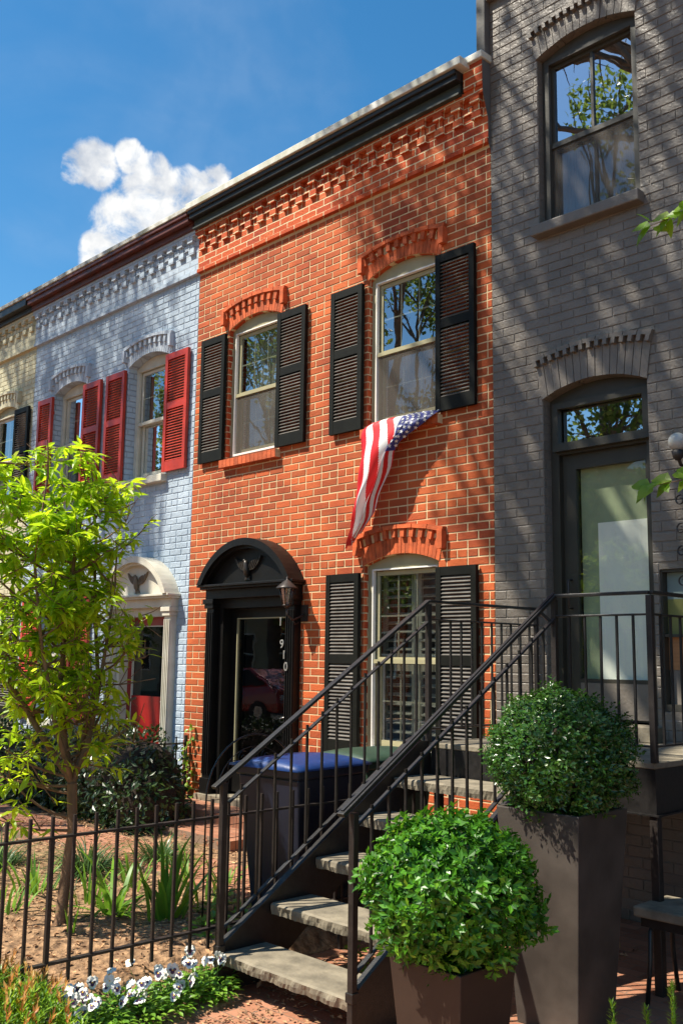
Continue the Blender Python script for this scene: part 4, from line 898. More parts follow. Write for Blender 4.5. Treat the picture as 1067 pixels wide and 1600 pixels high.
# ------------------------------------------------------------------ bins
def bin_(label, x, y, rz, lidm, bodym, h=0.96):
    t = thing('wheelie_bin', label, 'bin', (x, y, 0.12), 'wheeled rubbish bins'); t.rotation_euler[2] = rz
    o0 = Vector((x, y, 0.12))
    def P(mb): mb.v = [tuple(Vector(p)+o0) for p in mb.v]; return mb
    mb = MB(); w0, d0, w1, d1 = 0.21, 0.23, 0.28, 0.33
    for (za, zb, e) in ((0.02, h-0.08, 0), (h-0.08, h-0.02, 0.02)):
        fa, fb = za/h, zb/h
        A = [(sx*(lerp(w0, w1, fa)+e), sy*(lerp(d0, d1, fa)+e), za) for sx, sy in ((-1, -1), (1, -1), (1, 1), (-1, 1))]; B = [(sx*(lerp(w0, w1, fb)+e), sy*(lerp(d0, d1, fb)+e), zb) for sx, sy in ((-1, -1), (1, -1), (1, 1), (-1, 1))]
        mb.add(A+B, [(0, 3, 2, 1), (4, 5, 6, 7), (0, 1, 5, 4), (1, 2, 6, 5), (2, 3, 7, 6), (3, 0, 4, 7)])
    part('body', P(mb), bodym, t, bevel=0.012)
    mb = MB(); n = 8; vs = []
    for j in range(n+1):
        for i in range(n+1):
            u, v = i/n*2-1, j/n*2-1; vs.append((u*0.315, v*0.36-0.01, h+0.055*(1-abs(u)**3)*(1-0.6*abs(v)**4)-0.012))
    k = (n+1)**2; vs += [(a, b, h-0.025) for a, b, c in vs]
    fs = [(j*(n+1)+i, j*(n+1)+i+1, (j+1)*(n+1)+i+1, (j+1)*(n+1)+i) for j in range(n) for i in range(n)]
    ed = [i for i in range(n+1)]+[(j+1)*(n+1)-1 for j in range(1, n+1)]+[n*(n+1)+i for i in range(n-1, -1, -1)]+[j*(n+1) for j in range(n-1, 0, -1)]
    fs += [(ed[q], ed[(q+1) % len(ed)], ed[(q+1) % len(ed)]+k, ed[q]+k) for q in range(len(ed))]
    mb.add(vs, fs, 0, True); part('lid', P(mb), lidm, t)
    mb = MB(); mb.tube([(-0.24, 0.38, h-0.03), (0.24, 0.38, h-0.03)], 0.015, 8); mb.box(-0.25, -0.22, 0.32, 0.39, h-0.06, h-0.015); mb.box(0.22, 0.25, 0.32, 0.39, h-0.06, h-0.015); part('handle', P(mb), bodym, t)
    for sx in (-1, 1):
        mb = MB(); mb.tube([(sx*0.2, 0.25, 0.10), (sx*0.25, 0.25, 0.10)], 0.10, 16); part('wheel', P(mb), 'tyre', t)
    return t
bin_('navy recycling bin with bright blue lid beside the stair', -5.00, -1.98, 0.08, 'bluelid', 'bindark', 0.99)
bin_('green lidded rubbish bin between the blue bin and the brick wall', -5.20, -1.05, -0.1, 'greenlid', 'greenlid', 0.97)
# wire trellis arch
ar = thing('wire_trellis', 'arched wire garden trellis with small scrolls in front of the bins', 'trellis', (-5.2, -2.35, 0.1))
mb = MB(); xa = -5.33; yc = -2.12; r = 0.40; zc = 0.87
mb.tube([(xa, yc-r, 0.1)]+[(xa, yc-r*math.cos(PI*k/20), zc+r*math.sin(PI*k/20)) for k in range(21)]+[(xa, yc+r, 0.1)], 0.006, 6)
mb.tube([(xa, yc-r*0.8*math.cos(PI*k/20), zc+r*0.8*math.sin(PI*k/20)) for k in range(21)], 0.003, 5)
for k in range(-5, 6): mb.tube([(xa, yc+k*0.072, 0.1), (xa, yc+k*0.072, zc+0.02*(k % 2))], 0.0022, 4)
for k in range(9): mb.tube([(xa, yc-r, 0.18+k*0.085), (xa, yc+r, 0.18+k*0.085)], 0.0022, 4)
for k in range(1, 8):
    t = PI*k/8; cy, cz = yc-r*0.66*math.cos(t), zc+r*0.66*math.sin(t)
    mb.tube([(xa, cy+0.05*(1-0.7*q/16)*math.cos(q*0.5+t), cz+0.05*(1-0.7*q/16)*math.sin(q*0.5+t)) for q in range(17)], 0.0028, 5)
part('wirework', mb, 'iron', ar)

# ------------------------------------------------------------------ stone bench-like steps under the landing
b2 = thing('stone_bench', 'stone slab seat on curved iron legs under the landing at the right', 'bench', (-2.5, -1.35, 0))
mb = MB(); mb.box(-2.86, -2.1, -1.50, -1.13, 0.44, 0.495); part('seat', mb, 'stone', b2, bevel=0.01)
for x in (-2.80, -2.2):
    mb = MB()
    for sy in (-1, 1): mb.tube([(x, -1.31+sy*0.03, 0.435), (x, -1.31+sy*0.12, 0.36), (x, -1.31+sy*0.13, 0.2), (x, -1.31+sy*0.17, 0.0)], 0.013, 8)
    part('leg', mb, 'iron', b2)
mb = MB(); mb.box(-2.83, -2.13, -1.47, -1.455, 0.39, 0.438); part('apron', mb, 'iron', b2)
mb = MB(); mb.box(-2.62, -1.8, -0.92, -0.88, 0.0, 0.62); bd = part('stone_slab', mb, 'planter2', None, bevel=0.01); tag(bd, 'pale grey upright board in the shade behind the stone seat', 'board')

# ------------------------------------------------------------------ planters
def planter(label, name, x0, x1, y0, y1, h, m_, taper=0.78):
    cx, cy = (x0+x1)/2, (y0+y1)/2; t = thing(name, label, 'planter', (cx, cy, 0), 'square tapered planters')
    mb = MB(); wx, wy = (x1-x0)/2, (y1-y0)/2; tk = 0.022
    def ringp(k, z, off=0): return [(cx+sx*(wx*k-off), cy+sy*(wy*k-off), z) for sx, sy in ((-1, -1), (1, -1), (1, 1), (-1, 1))]
    vs = ringp(taper, 0)+ringp(1, h)+ringp(1, h, tk)+ringp(0.97, h-0.08, tk)
    fs = [(0, 3, 2, 1)]
    for a in (0, 4, 8):
        for k in range(4): fs.append((a+k, a+(k+1) % 4, a+4+(k+1) % 4, a+4+k))
    mb.add(vs, fs); o = part('pot', mb, m_, t); bevel_obj(o, 0.005, 2)
    mb = MB(); n = 10; mb.add([(cx-wx*0.9+1.8*wx*0.99*i/n, cy-wy*0.9+1.8*wy*0.99*j/n, h-0.055+random.uniform(-.008, .012)) for j in range(n+1) for i in range(n+1)], [(j*(n+1)+i, j*(n+1)+i+1, (j+1)*(n+1)+i+1, (j+1)*(n+1)+i) for j in range(n) for i in range(n)], 0, True); part('soil', mb, 'potsoil', t)
    return t
planter('tall dark grey tapered square planter beside the stair, behind the brown one', 'tall_planter', -3.19, -2.70, -2.26, -1.80, 1.05, 'planter2', 0.72)
planter('low brown tapered square planter nearest the camera at the foot of the stair', 'low_planter', -3.02, -2.63, -3.25, -2.87, 0.54, 'planter', 0.76)

def leaf(mb, p, d, n, L, W, mi=0, fold=0.25, droop=0.15, simple=False):
    """single leaf: base p, direction d, normal n"""
    s = d.cross(n).normalized(); n = s.cross(d).normalized()
    if simple:
        mb.add([p, p+d*L*0.45+s*W*0.5+n*W*fold, p+d*L, p+d*L*0.45-s*W*0.5+n*W*fold], [(0, 1, 2), (0, 2, 3)], mi); return
    c1 = p+d*L*0.35-n*L*droop*0.15; c2 = p+d*L*0.7-n*L*droop*0.5; tip = p+d*L*0.98-n*L*droop
    mb.add([p, c1+s*W*0.48+n*W*fold, c2+s*W*0.36+n*W*fold*0.7, tip, c2-s*W*0.36+n*W*fold*0.7, c1-s*W*0.48+n*W*fold, c1, c2],
           [(0, 1, 6), (0, 6, 5), (1, 2, 7, 6), (6, 7, 4, 5), (2, 3, 7), (7, 3, 4)], mi)
def rv(): 
    while True:
        v = Vector((random.uniform(-1, 1), random.uniform(-1, 1), random.uniform(-1, 1)))
        if 0.05 < v.length < 1: return v.normalized()
def lump(v, k=3.0, ph=0): return math.sin(k*v.x*2.1+ph)*math.sin(k*v.y*1.7+1+ph)*math.cos(k*v.z*1.9+ph)

def boxwood(label, name, c, r, m_, nsprig, leafL, sq=(1, 1, 0.86), z0=None, seed=1):
    random.seed(seed); t = thing(name, label, 'shrub', (c[0], c[1], z0), 'clipped shrubs in planters'); C_ = Vector(c)
    mb = MB()
    for i in range(nsprig):
        v = rv(); rr = r*(1+0.15*lump(v, 3.2, seed)+0.09*lump(v, 7, seed+2)); dep = random.random()**2.0*0.34-(0.10 if random.random() < 0.06 else 0)
        if v.z < -0.55 and random.random() < 0.5: continue
        p = C_+Vector((v.x*sq[0], v.y*sq[1], v.z*sq[2]))*rr*(1-dep+random.uniform(-.0, .05))
        ax = (v*1.0+rv()*0.55+Vector((0, 0, 0.25))).normalized(); nl = random.choice((4, 5, 6)); q = ax.orthogonal().normalized()
        for k in range(nl):
            side = (Matrix.Rotation(2*PI*k/nl+random.random(), 3, ax) @ q); d = (side*0.85+ax*random.uniform(0.15, 0.75)).normalized()
            leaf(mb, p+ax*0.008*k, d, ax, leafL*random.uniform(0.55, 1.35), leafL*0.55*random.uniform(0.7, 1.2), 0, 0.12, 0.2, simple=True)
    part('foliage', mb, m_, t, recalc=False)
    mb = MB(); mb.tube([(c[0], c[1], z0), (c[0]+0.01, c[1], c[2]-r*0.4), (c[0], c[1], c[2])], [0.025, 0.02, 0.012], 8)
    for k in range(26):
        v = rv(); v.z = abs(v.z)*0.8-0.3; mb.tube([(c[0], c[1], c[2]-r*0.5), C_+v*r*0.5, C_+v*r*0.92], [0.011, 0.007, 0.003], 5)
    part('stems', mb, 'bark', t)
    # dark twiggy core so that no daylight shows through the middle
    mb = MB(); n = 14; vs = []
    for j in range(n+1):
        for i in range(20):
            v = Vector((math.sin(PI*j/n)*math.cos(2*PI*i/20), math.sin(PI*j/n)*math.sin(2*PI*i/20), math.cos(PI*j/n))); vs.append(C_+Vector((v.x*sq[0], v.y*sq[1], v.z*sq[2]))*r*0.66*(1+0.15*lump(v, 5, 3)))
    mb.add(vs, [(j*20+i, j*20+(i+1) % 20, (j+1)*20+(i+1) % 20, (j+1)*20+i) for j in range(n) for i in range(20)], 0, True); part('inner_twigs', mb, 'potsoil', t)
boxwood('dark green clipped shrub ball in the tall grey planter', 'boxwood_ball', (-2.945, -2.03, 1.30), 0.345, 'box2', 5200, 0.026, (1, 1, 0.92), 1.0, 3)
boxwood('bright green rounded shrub with glossy leaves in the low brown planter', 'rounded_shrub', (-2.83, -3.06, 0.795), 0.338, 'box', 3000, 0.040, (1, 1, 0.88), 0.49, 5)

# ------------------------------------------------------------------ young tree in the garden
def wander(p, d, L, n, curl, up=0.0):
    pts = [Vector(p)]; d = Vector(d).normalized()
    for i in range(n): d = (d+rv()*curl+Vector((0, 0, up))).normalized(); pts.append(pts[-1]+d*L/n)
    return pts, d
random.seed(21)
yt = thing('young_tree', 'slender young tree with yellow-green drooping leaves in the front garden', 'tree', (-5.9, -3.21, 0.11))
tr = MB(); lf = MB()
def sprout(p, d, n, L):
    for k in range(n):
        dd = d*0.5+rv()*0.9; dd.z = dd.z*0.45-0.22; dd.normalize(); ln = L*random.uniform(0.6, 1.3); up = Vector((0, 0, 1))+rv()*0.5
        if p.y > (-2.78 if p.z > 1.7 else -2.86)+random.uniform(-0.12, 0.08) or p.z > 3.12+0.10*math.sin(7*p.y) or p.z < 0.62 or p.y < -4.6 or (p.z < 1.8 and random.random() < 0.52) or random.random() < 0.16 or (p.y > -3.05 and random.random() < 0.35): continue
        leaf(lf, p+rv()*0.01, dd, up, ln, ln*random.uniform(0.26, 0.36), 0, 0.14, random.uniform(0.1, 0.4))
def twig(p, d, L, r, lev):
    pts, dl = wander(p, d, L, 5, 0.16, 0.05); 
    if max(q.y for q in pts) > -2.62 or max(q.z for q in pts) > 3.2: return
    tr.tube(pts, [lerp(r, r*0.45, k/5) for k in range(6)], 6)
    if lev == 0:
        for k in range(1, 6): sprout(pts[k], dl, 4 if k < 5 else 6, 0.100)
        return
    nb = 5 if lev == 1 else 4
    for k in range(nb):
        q = pts[random.randint(2, 5)]; dd = (dl*0.55+rv()*0.95).normalized(); dd.z = dd.z*0.7+0.12; twig(q, dd, L*random.uniform(0.40, 0.66), r*0.5, lev-1)
B0 = Vector((-5.9, -3.21, 0.05))
base = [B0, B0+Vector((0.0, 0.02, 0.3)), B0+Vector((0.01, 0.05, 0.62)), B0+Vector((0.01, 0.03, 0.92))]
tr.tube(base, [0.042, 0.034, 0.031, 0.033], 12)
f0 = base[-1]
mains = [([f0, f0+Vector((-0.03, -0.05, 0.25)), f0+Vector((-0.05, -0.10, 0.6)), f0+Vector((-0.04, -0.07, 1.1)), f0+Vector((-0.03, -0.05, 1.5)), f0+Vector((-0.02, 0.0, 1.85))], 0.025),
         ([f0, f0+Vector((0.05, 0.07, 0.25)), f0+Vector((0.06, 0.12, 0.55)), f0+Vector((0.05, 0.18, 0.95)), f0+Vector((0.05, 0.22, 1.30))], 0.022),
         ([f0, f0+Vector((-0.05, 0.10, 0.3)), f0+Vector((-0.12, 0.22, 0.7)), f0+Vector((-0.25, 0.24, 1.2)), f0+Vector((-0.2, 0.2, 1.7)), f0+Vector((-0.2, 0.1, 2.05))], 0.020),
         ([f0, f0+Vector((-0.05, -0.2, 0.3)), f0+Vector((-0.2, -0.45, 0.75)), f0+Vector((-0.25, -0.6, 1.3)), f0+Vector((-0.2, -0.65, 1.8)), f0+Vector((-0.15, -0.6, 2.05))], 0.022),
         ([f0, f0+Vector((0.1, -0.2, 0.4)), f0+Vector((0.15, -0.35, 0.9)), f0+Vector((0.1, -0.4, 1.4)), f0+Vector((0.1, -0.35, 1.9))], 0.018)]
for pts, r in mains:
    n = len(pts); tr.tube(pts, [lerp(r, r*0.3, k/(n-1)) for k in range(n)], 8)
    for k in range(1, n):
        for q in range(5 if k > 1 else 1):
            a = random.uniform(0, 2*PI); d = Vector((math.cos(a), math.sin(a), random.uniform(0.0, 0.7))); t = random.random()
            p = pts[k-1].lerp(pts[k], t); twig(p, d, random.uniform(0.26, 0.46)*(1.0 if k < n-1 else 0.8), r*0.38, 1)
    twig(pts[-1], Vector((0, 0, 1)), 0.3, 0.008, 1)
# low side branches
for (z, d, L) in ((0.95, (0.0, -1, 0.1), 0.50), (0.9, (-0.3, -1, -0.1), 0.65), (1.05, (-0.2, 0.8, 0.15), 0.40), (1.0, (0.7, -0.2, 0.1), 0.40), (0.85, (-0.7, -0.8, 0.0), 0.5), (1.3, (0.1, 1, 0.25), 0.52), (1.35, (-0.1, -1, 0.1), 0.7), (0.7, (-0.2, -1, 0.15), 0.55), (1.15, (0.0, 1.0, -0.15), 0.52), (1.5, (-0.6, -1, 0.0), 0.7), (1.6, (-0.3, -1.2, 0.2), 0.8), (1.9, (-0.2, -1.2, 0.35), 0.85), (2.1, (-0.5, -1, 0.5), 0.8), (2.2, (0.2, -1.2, 0.2), 0.7), (1.75, (0.0, 1.0, 0.2), 0.5), (0.62, (-0.3, -1, 0.0), 0.5)):
    twig(B0+Vector((0.0, 0.04, z)), Vector(d), L, 0.011, 1)
part('trunk', tr, 'bark', yt, recalc=False); part('crown', lf, 'leafy', yt, recalc=False)

# ------------------------------------------------------------------ hedge in front of the blue house
random.seed(31)
hd_ = thing('garden_hedge', 'dark glossy evergreen shrub mass in front of the blue house', 'shrub', (-9.9, -1.0, 0.1))
mb = MB(); core = MB(); x = -13.2; mounds = []
while x < -8.3:
    h = random.uniform(0.80, 0.98); mounds.append((Vector((x, random.uniform(-0.95, -0.75), 0.10+h*0.42)), Vector((random.uniform(0.42, 0.52), 0.50, h*0.60)))); x += random.uniform(0.38, 0.52)
mounds.append((Vector((-8.35, -0.95, 0.40)), Vector((0.42, 0.45, 0.42))))
for c_, e_ in mounds:
    for i in range(1500):
        v = rv()
        if v.y > 0.45: continue
        k_ = random.uniform(0.84, 1.06)*(1+0.08*lump(v, 4, c_.x)); p = c_+Vector((v.x*e_.x, v.y*e_.y, v.z*e_.z))*k_
        if p.z < 0.1: continue
        d = (v*0.6+rv()+Vector((0, 0, -0.2))).normalized(); leaf(mb, p, d, v+rv()*0.6+Vector((0, 0, 0.6)), random.uniform(0.05, 0.085), random.uniform(0.026, 0.042), 0, 0.15, 0.3, simple=True)
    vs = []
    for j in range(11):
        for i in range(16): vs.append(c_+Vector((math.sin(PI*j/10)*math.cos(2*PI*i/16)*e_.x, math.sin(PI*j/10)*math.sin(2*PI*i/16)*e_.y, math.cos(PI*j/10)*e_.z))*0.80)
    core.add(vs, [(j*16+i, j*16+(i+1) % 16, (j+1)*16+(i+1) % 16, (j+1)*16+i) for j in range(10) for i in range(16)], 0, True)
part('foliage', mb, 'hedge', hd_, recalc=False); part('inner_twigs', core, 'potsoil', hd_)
# sunlit climber at the red wall corner
vt = thing('wall_vine', 'small leafy vine climbing the corner of the red wall by the black door', 'vine', (-8.95, -0.12, 0.2))
mb = MB(); pts = [(-8.98+0.03*math.sin(k*1.3), -0.06-0.03*math.cos(k*0.9), 0.15+0.075*k) for k in range(12)]; mb.tube(pts, 0.006, 5); part('stem', mb, 'bark', vt)
mb = MB()
for p in pts:
    for k in range(5): leaf(mb, Vector(p)+rv()*0.05, (rv()+Vector((0.2, -0.8, -0.1))).normalized(), Vector((0, -1, 0.6)), 0.055, 0.05, 0, 0.1, 0.2)
part('leaves', mb, 'vine', vt, recalc=False)

# ------------------------------------------------------------------ strap-leaved plants
def tuft(label, name, cat_, x, y, n, L, W, m_, spread=0.7, seed=0, group=None, bend=1.0, rad=0.04, flat=0.0):
    random.seed(seed); z0 = heightf(x, y) if x < -4.63 else 0.02; t = thing(name, label, cat_, (x, y, z0), group); mb = MB()
    for i in range(n):
        a = random.uniform(0, 2*PI); ra = random.random()*rad; p = Vector((x+ra*math.cos(a), y+ra*math.sin(a), z0-0.01)); out = Vector((math.cos(a), math.sin(a), 0)); l = L*random.uniform(0.55, 1.1)
        k0 = random.uniform(0.05, spread); el = PI/2-k0; seg = 6; pts = [p]; s = out.cross(Vector((0, 0, 1)))
        s = (Matrix.Rotation(random.uniform(-.6, .6), 3, 'Z') @ s)
        for q in range(seg): pts.append(pts[-1]+(out*math.cos(el)+Vector((0, 0, math.sin(el))))*l/seg); el -= bend*random.uniform(0.08, 0.34)
        vs = []
        for q, pp in enumerate(pts): w_ = W*0.5*(1-(q/seg)**2.2)*(0.7+0.3*min(1, q)); vs += [pp+s*w_, pp-s*w_]
        mb.add(vs, [(2*q, 2*q+1, 2*q+3, 2*q+2) for q in range(seg)], 0, True)
    part('leaves', mb, m_, t, recalc=False); return t
tuft('arching dark lilyturf clump nearest the brick path and the door', 'lilyturf', 'plant', -6.95, -1.75, 240, 0.46, 0.012, 'bladedark', 1.1, 1, 'lilyturf clumps', 1.5, 0.13)
tuft('arching dark lilyturf clump in the middle of the garden bed', 'lilyturf', 'plant', -7.05, -2.35, 260, 0.46, 0.012, 'bladedark', 1.1, 2, 'lilyturf clumps', 1.5, 0.16)
tuft('dark lilyturf clump at the left behind the young tree', 'lilyturf', 'plant', -7.7, -2.75, 220, 0.40, 0.012, 'bladedark', 1.1, 3, 'lilyturf clumps', 1.4, 0.18)
tuft('tall broad-bladed iris clump beside the fence in the garden bed', 'iris_plant', 'plant', -5.62, -2.60, 22, 0.58, 0.046, 'blade', 0.5, 4, 'broad-bladed iris clumps', 0.5, 0.14)
tuft('broad-bladed iris clump with fallen leaves left of the tall iris', 'iris_plant', 'plant', -5.95, -2.80, 26, 0.52, 0.040, 'blade', 1.2, 5, 'broad-bladed iris clumps', 0.9, 0.12)
tuft('light green bulb leaves at the foot of the young tree', 'bulb_plant', 'plant', -5.62, -3.28, 5, 0.24, 0.026, 'blade', 0.3, 6, 'bulb leaf shoots', 0.3, 0.03)
k = 7
for (x, y, l, n) in ((-6.35, -2.75, 0.36, 26), (-6.75, -2.95, 0.34, 26), (-7.2, -3.15, 0.32, 30), (-6.5, -2.3, 0.34, 20), (-6.3, -1.95, 0.30, 18), (-7.0, -3.45, 0.3, 26), (-5.9, -1.9, 0.3, 16), (-7.6, -3.3, .34, 30), (-6.3, -3.4, .26, 12), (-8.2, -3.0, .34, 30), (-5.75, -2.2, .3, 16)):
    tuft('upright light green bulb foliage in the garden bed', 'bulb_plant', 'plant', x, y, n, l, 0.022, 'blade', 0.55, k, 'bulb leaf shoots', 0.6, 0.16); k += 1
# hosta-like plants at right of bed
def broadleaf(label, x, y, n, L, seed, m_='pansyleaf', name='broadleaf_plant', r=0.16):
    random.seed(seed); z0 = heightf(x, y) if x < -4.63 else 0.02; t = thing(name, label, 'plant', (x, y, z0), 'broad-leaved garden plants'); mb = MB()
    for i in range(n):
        a = random.uniform(0, 2*PI); q = r*math.sqrt(random.random()); p = Vector((x+q*math.cos(a), y+q*math.sin(a), z0+random.uniform(0.02, 0.14)*(1.3-q/r)))
        leaf(mb, p, Vector((math.cos(a), math.sin(a), random.uniform(0.0, 0.7))).normalized(), Vector((0, 0, 1))+rv()*0.3, L*random.uniform(0.6, 1.2), L*0.55, 0, 0.1, 0.35)
    part('leaves', mb, m_, t, recalc=False); return t
broadleaf('bright broad-leaved plant beside the fence near the stair', -5.35, -2.32, 90, 0.085, 51)
broadleaf('bright broad-leaved plant next to the wire trellis', -5.05, -2.62, 70, 0.08, 52)
broadleaf('low green plant under the stair behind the second tread', -3.9, -2.35, 60, 0.05, 53, r=0.15)
broadleaf('low leafy weed under the stair beside the left stringer', -4.25, -2.2, 40, 0.05, 54, r=0.1)

# leaf litter and mulch
random.seed(61); mb = MB()
for i in range(9000):
    if i < 7600: x = random.uniform(-10, -4.66); y = random.uniform(-4.4, -0.9); z = heightf(x, y)+0.006
    else: x = random.uniform(-4.5, -3.3); y = random.uniform(-2.9, -0.6); z = 0.008
    if -2.03 < y < -1.35 and x < -5.3: z = 0.155
    if i % 23 == 0: x = random.uniform(-4.3, -1.5); y = random.uniform(-4.5, -2.9) ; z = 0.006
    L = random.uniform(0.015, 0.05); d = rv(); d.z *= 0.3; d.normalize(); leaf(mb, Vector((x, y, z)), d, Vector((0, 0, 1))+rv()*0.5, L, L*0.5, 0, 0.25, 0.3, simple=True)
for i in range(260):
    x = random.gauss(-4.02, 0.12); y = random.gauss(-3.3, 0.3); d = rv(); d.z = abs(d.z)*0.2; d.normalize(); L = random.uniform(0.015, 0.04); leaf(mb, Vector((x, y, 0.008)), d, Vector((0, 0, 1))+rv()*0.5, L, L*0.5, 0, 0.25, 0.3, simple=True)
tag(part('leaf_litter', mb, 'litter', None, recalc=False), 'dry brown fallen leaves and bark mulch on the soil and paving', 'leaf litter', kind='stuff')

# ------------------------------------------------------------------ pansies
def pansy(label, x, y, nfl, white, seed, group='white and purple pansies'):
    random.seed(seed); z0 = 0.03; t = thing('pansy_plant', label, 'flower', (x, y, z0), group); mb = MB()
    for i in range(150):
        a = random.uniform(0, 2*PI); q = 0.13*math.sqrt(random.random()); p = Vector((x+q*math.cos(a), y+q*math.sin(a), z0+random.uniform(0.0, 0.11)*(1.2-q/0.16)))
        leaf(mb, p, Vector((math.cos(a), math.sin(a), random.uniform(-0.1, 0.9))).normalized(), Vector((0, 0, 1))+rv()*0.4, random.uniform(0.03, 0.055), 0.022, 0, 0.12, 0.3)
    part('leaves', mb, 'pansyleaf', t, recalc=False)
    for f_ in range(nfl+(1 if nfl > 1 else 0)):
        a = random.uniform(0, 2*PI); q = random.uniform(0.02, 0.13); c = Vector((x+q*math.cos(a), y+q*math.sin(a), z0+random.uniform(0.07, 0.19)))
        nn = (Vector((0.45, -0.75, 0.45))+rv()*0.75).normalized(); s = nn.cross(Vector((0, 0, 1))).normalized(); u = s.cross(nn); mb = MB()
        S_ = random.uniform(0.6, 0.85)
        for (ang, dist, rx, off) in ((50, 0.020, 0.021, -0.004), (130, 0.020, 0.021, -0.003), (5, 0.019, 0.019, 0.0), (175, 0.019, 0.019, 0.0015), (270, 0.019, 0.024, 0.004)):
            th = math.radians(ang); pc = c+(s*math.cos(th)+u*math.sin(th))*dist*S_+nn*off
            pts = [pc+(s*math.cos(w_)*1.05+u*math.sin(w_))*rx*S_*(1+0.10*math.sin(5*w_))+nn*(0.004*math.cos(3*w_)) for w_ in [2*PI*k/12 for k in range(12)]]
            mb.add([pc+nn*0.001]+pts, [(0, k+1, (k+1) % 12+1) for k in range(12)], 0, True)
        if not white:
            for (ang, rx) in ((5, 0.009), (175, 0.009), (270, 0.013)):
                th = math.radians(ang); pc = c+(s*math.cos(th)+u*math.sin(th))*0.013*S_+nn*0.0075; mb.add([pc]+[pc+(s*math.cos(2*PI*k/8)+u*math.sin(2*PI*k/8))*rx*S_ for k in range(8)], [(0, k+1, (k+1) % 8+1) for k in range(8)], 1)
        pc = c+nn*0.0095; mb.add([pc]+[pc+(s*math.cos(2*PI*k/8)+u*math.sin(2*PI*k/8))*0.004 for k in range(8)], [(0, k+1, (k+1) % 8+1) for k in range(8)], 2)
        mb.tube([(x, y, z0), c-nn*0.01-Vector((0, 0, 0.03)), c-nn*0.003], 0.0016, 4, 3)
        part('flower', mb, ['petal', 'purple', 'yellow', 'pansyleaf'], t, recalc=False)
PS = [(-4.36, -3.80, 1, False, 'frontmost pansy with a single flower at the edge of the brick paving'),
      (-4.44, -4.02, 4, False, 'large white pansy cluster in front of the fence at the left end of the bed'),
      (-4.30, -4.02, 2, False, 'pansy with drooping purple-blotched flowers low beside the leafy shrub'),
      (-4.46, -3.84, 4, False, 'pansy cluster with dark purple faces below the fence rail'),
      (-4.30, -3.84, 1, False, None), (-4.40, -3.66, 3, False, None), (-4.33, -3.60, 2, False, None),
      (-4.50, -3.66, 3, True, 'tall all-white pansy flowers standing against the fence'),
      (-4.50, -3.48, 3, True, None), (-4.36, -3.45, 4, False, None), (-4.48, -3.30, 3, False, None), (-4.40, -3.25, 3, False, None), (-4.50, -3.14, 2, False, 'pansy at the right end of the bed against the stair post'), (-4.54, -3.95, 2, True, None), (-4.36, -3.92, 2, False, None), (-4.38, -3.14, 2, True, None), (-4.52, -3.05, 2, False, None)]
for i, (x, y, n, w_, l) in enumerate(PS):
    pansy(l or 'white and purple pansy plant in the bed between fence and paving', x, y, n, w_, 70+i)

# ------------------------------------------------------------------ low shrub bottom left
random.seed(91)
ls = thing('low_shrub', 'low lime green and red tipped shrub in the bottom left corner', 'shrub', (-4.4, -4.55, 0))
mb = MB()
for i in range(900):
    x = random.uniform(-4.85, -4.05); y = random.uniform(-5.1, -4.05); e = 1-((x+4.45)/0.5)**2; e2 = 1-((y+4.6)/0.62)**2
    if e <= 0.05 or e2 <= 0.05: continue
    h = 0.34*math.sqrt(e*e2)*random.uniform(0.6, 1.0); ax = (Vector((0, 0, 1))+rv()*0.35).normalized(); p = Vector((x, y, h)); q = ax.orthogonal().normalized()
    for k in range(9):
        side = Matrix.Rotation(k*2.4, 3, ax) @ q; leaf(mb, p+ax*0.011*k, (side*0.8+ax*0.75).normalized(), ax, random.uniform(0.035, 0.055), 0.013, 0, 0.1, 0.1, simple=True)
    if random.random() < 0.22:
        for k in range(7): side = Matrix.Rotation(k*2.4, 3, ax) @ q; leaf(mb, p+ax*(0.09+0.008*k), (side*0.5+ax).normalized(), ax, random.uniform(0.03, 0.045), 0.011, 1, 0.1, 0.1, simple=True)
part('foliage', mb, ['shrub', 'redtip'], ls, recalc=False)
# young shoots bottom right
for i, (x, y, h, l) in enumerate(((-2.22, -2.80, 0.43, 'light green feathery shoot at the bottom edge between the planters and the post'), (-1.96, -2.80, 0.57, 'tallest light green feathery shoot in the bottom right corner'), (-2.07, -2.80, 0.45, 'short light green feathery shoot left of the tallest one'), (-1.87, -2.86, 0.46, 'small light green shoot in the very corner at the lower right'))):
    random.seed(100+i); t = thing('yew_shoot', l, 'plant', (x, y, 0), 'light green shoots at the lower right'); mb = MB(); mb.tube([(x, y, 0), (x+0.01, y, h*0.5), (x, y+0.01, h)], [0.006, 0.005, 0.003], 6); part('stem', mb, 'vine', t)
    mb = MB()
    for k in range(int(h*420)):
        z = h*random.uniform(0.15, 1.02); a = random.uniform(0, 2*PI); d = Vector((math.cos(a), math.sin(a), random.uniform(0.4, 1.3))).normalized(); leaf(mb, Vector((x, y, z)), d, Vector((0, 0, 1)), 0.03+0.02*(1-z/h), 0.006, 0, 0.1, 0.1, simple=True)
    part('needles', mb, 'vine', t, recalc=False)
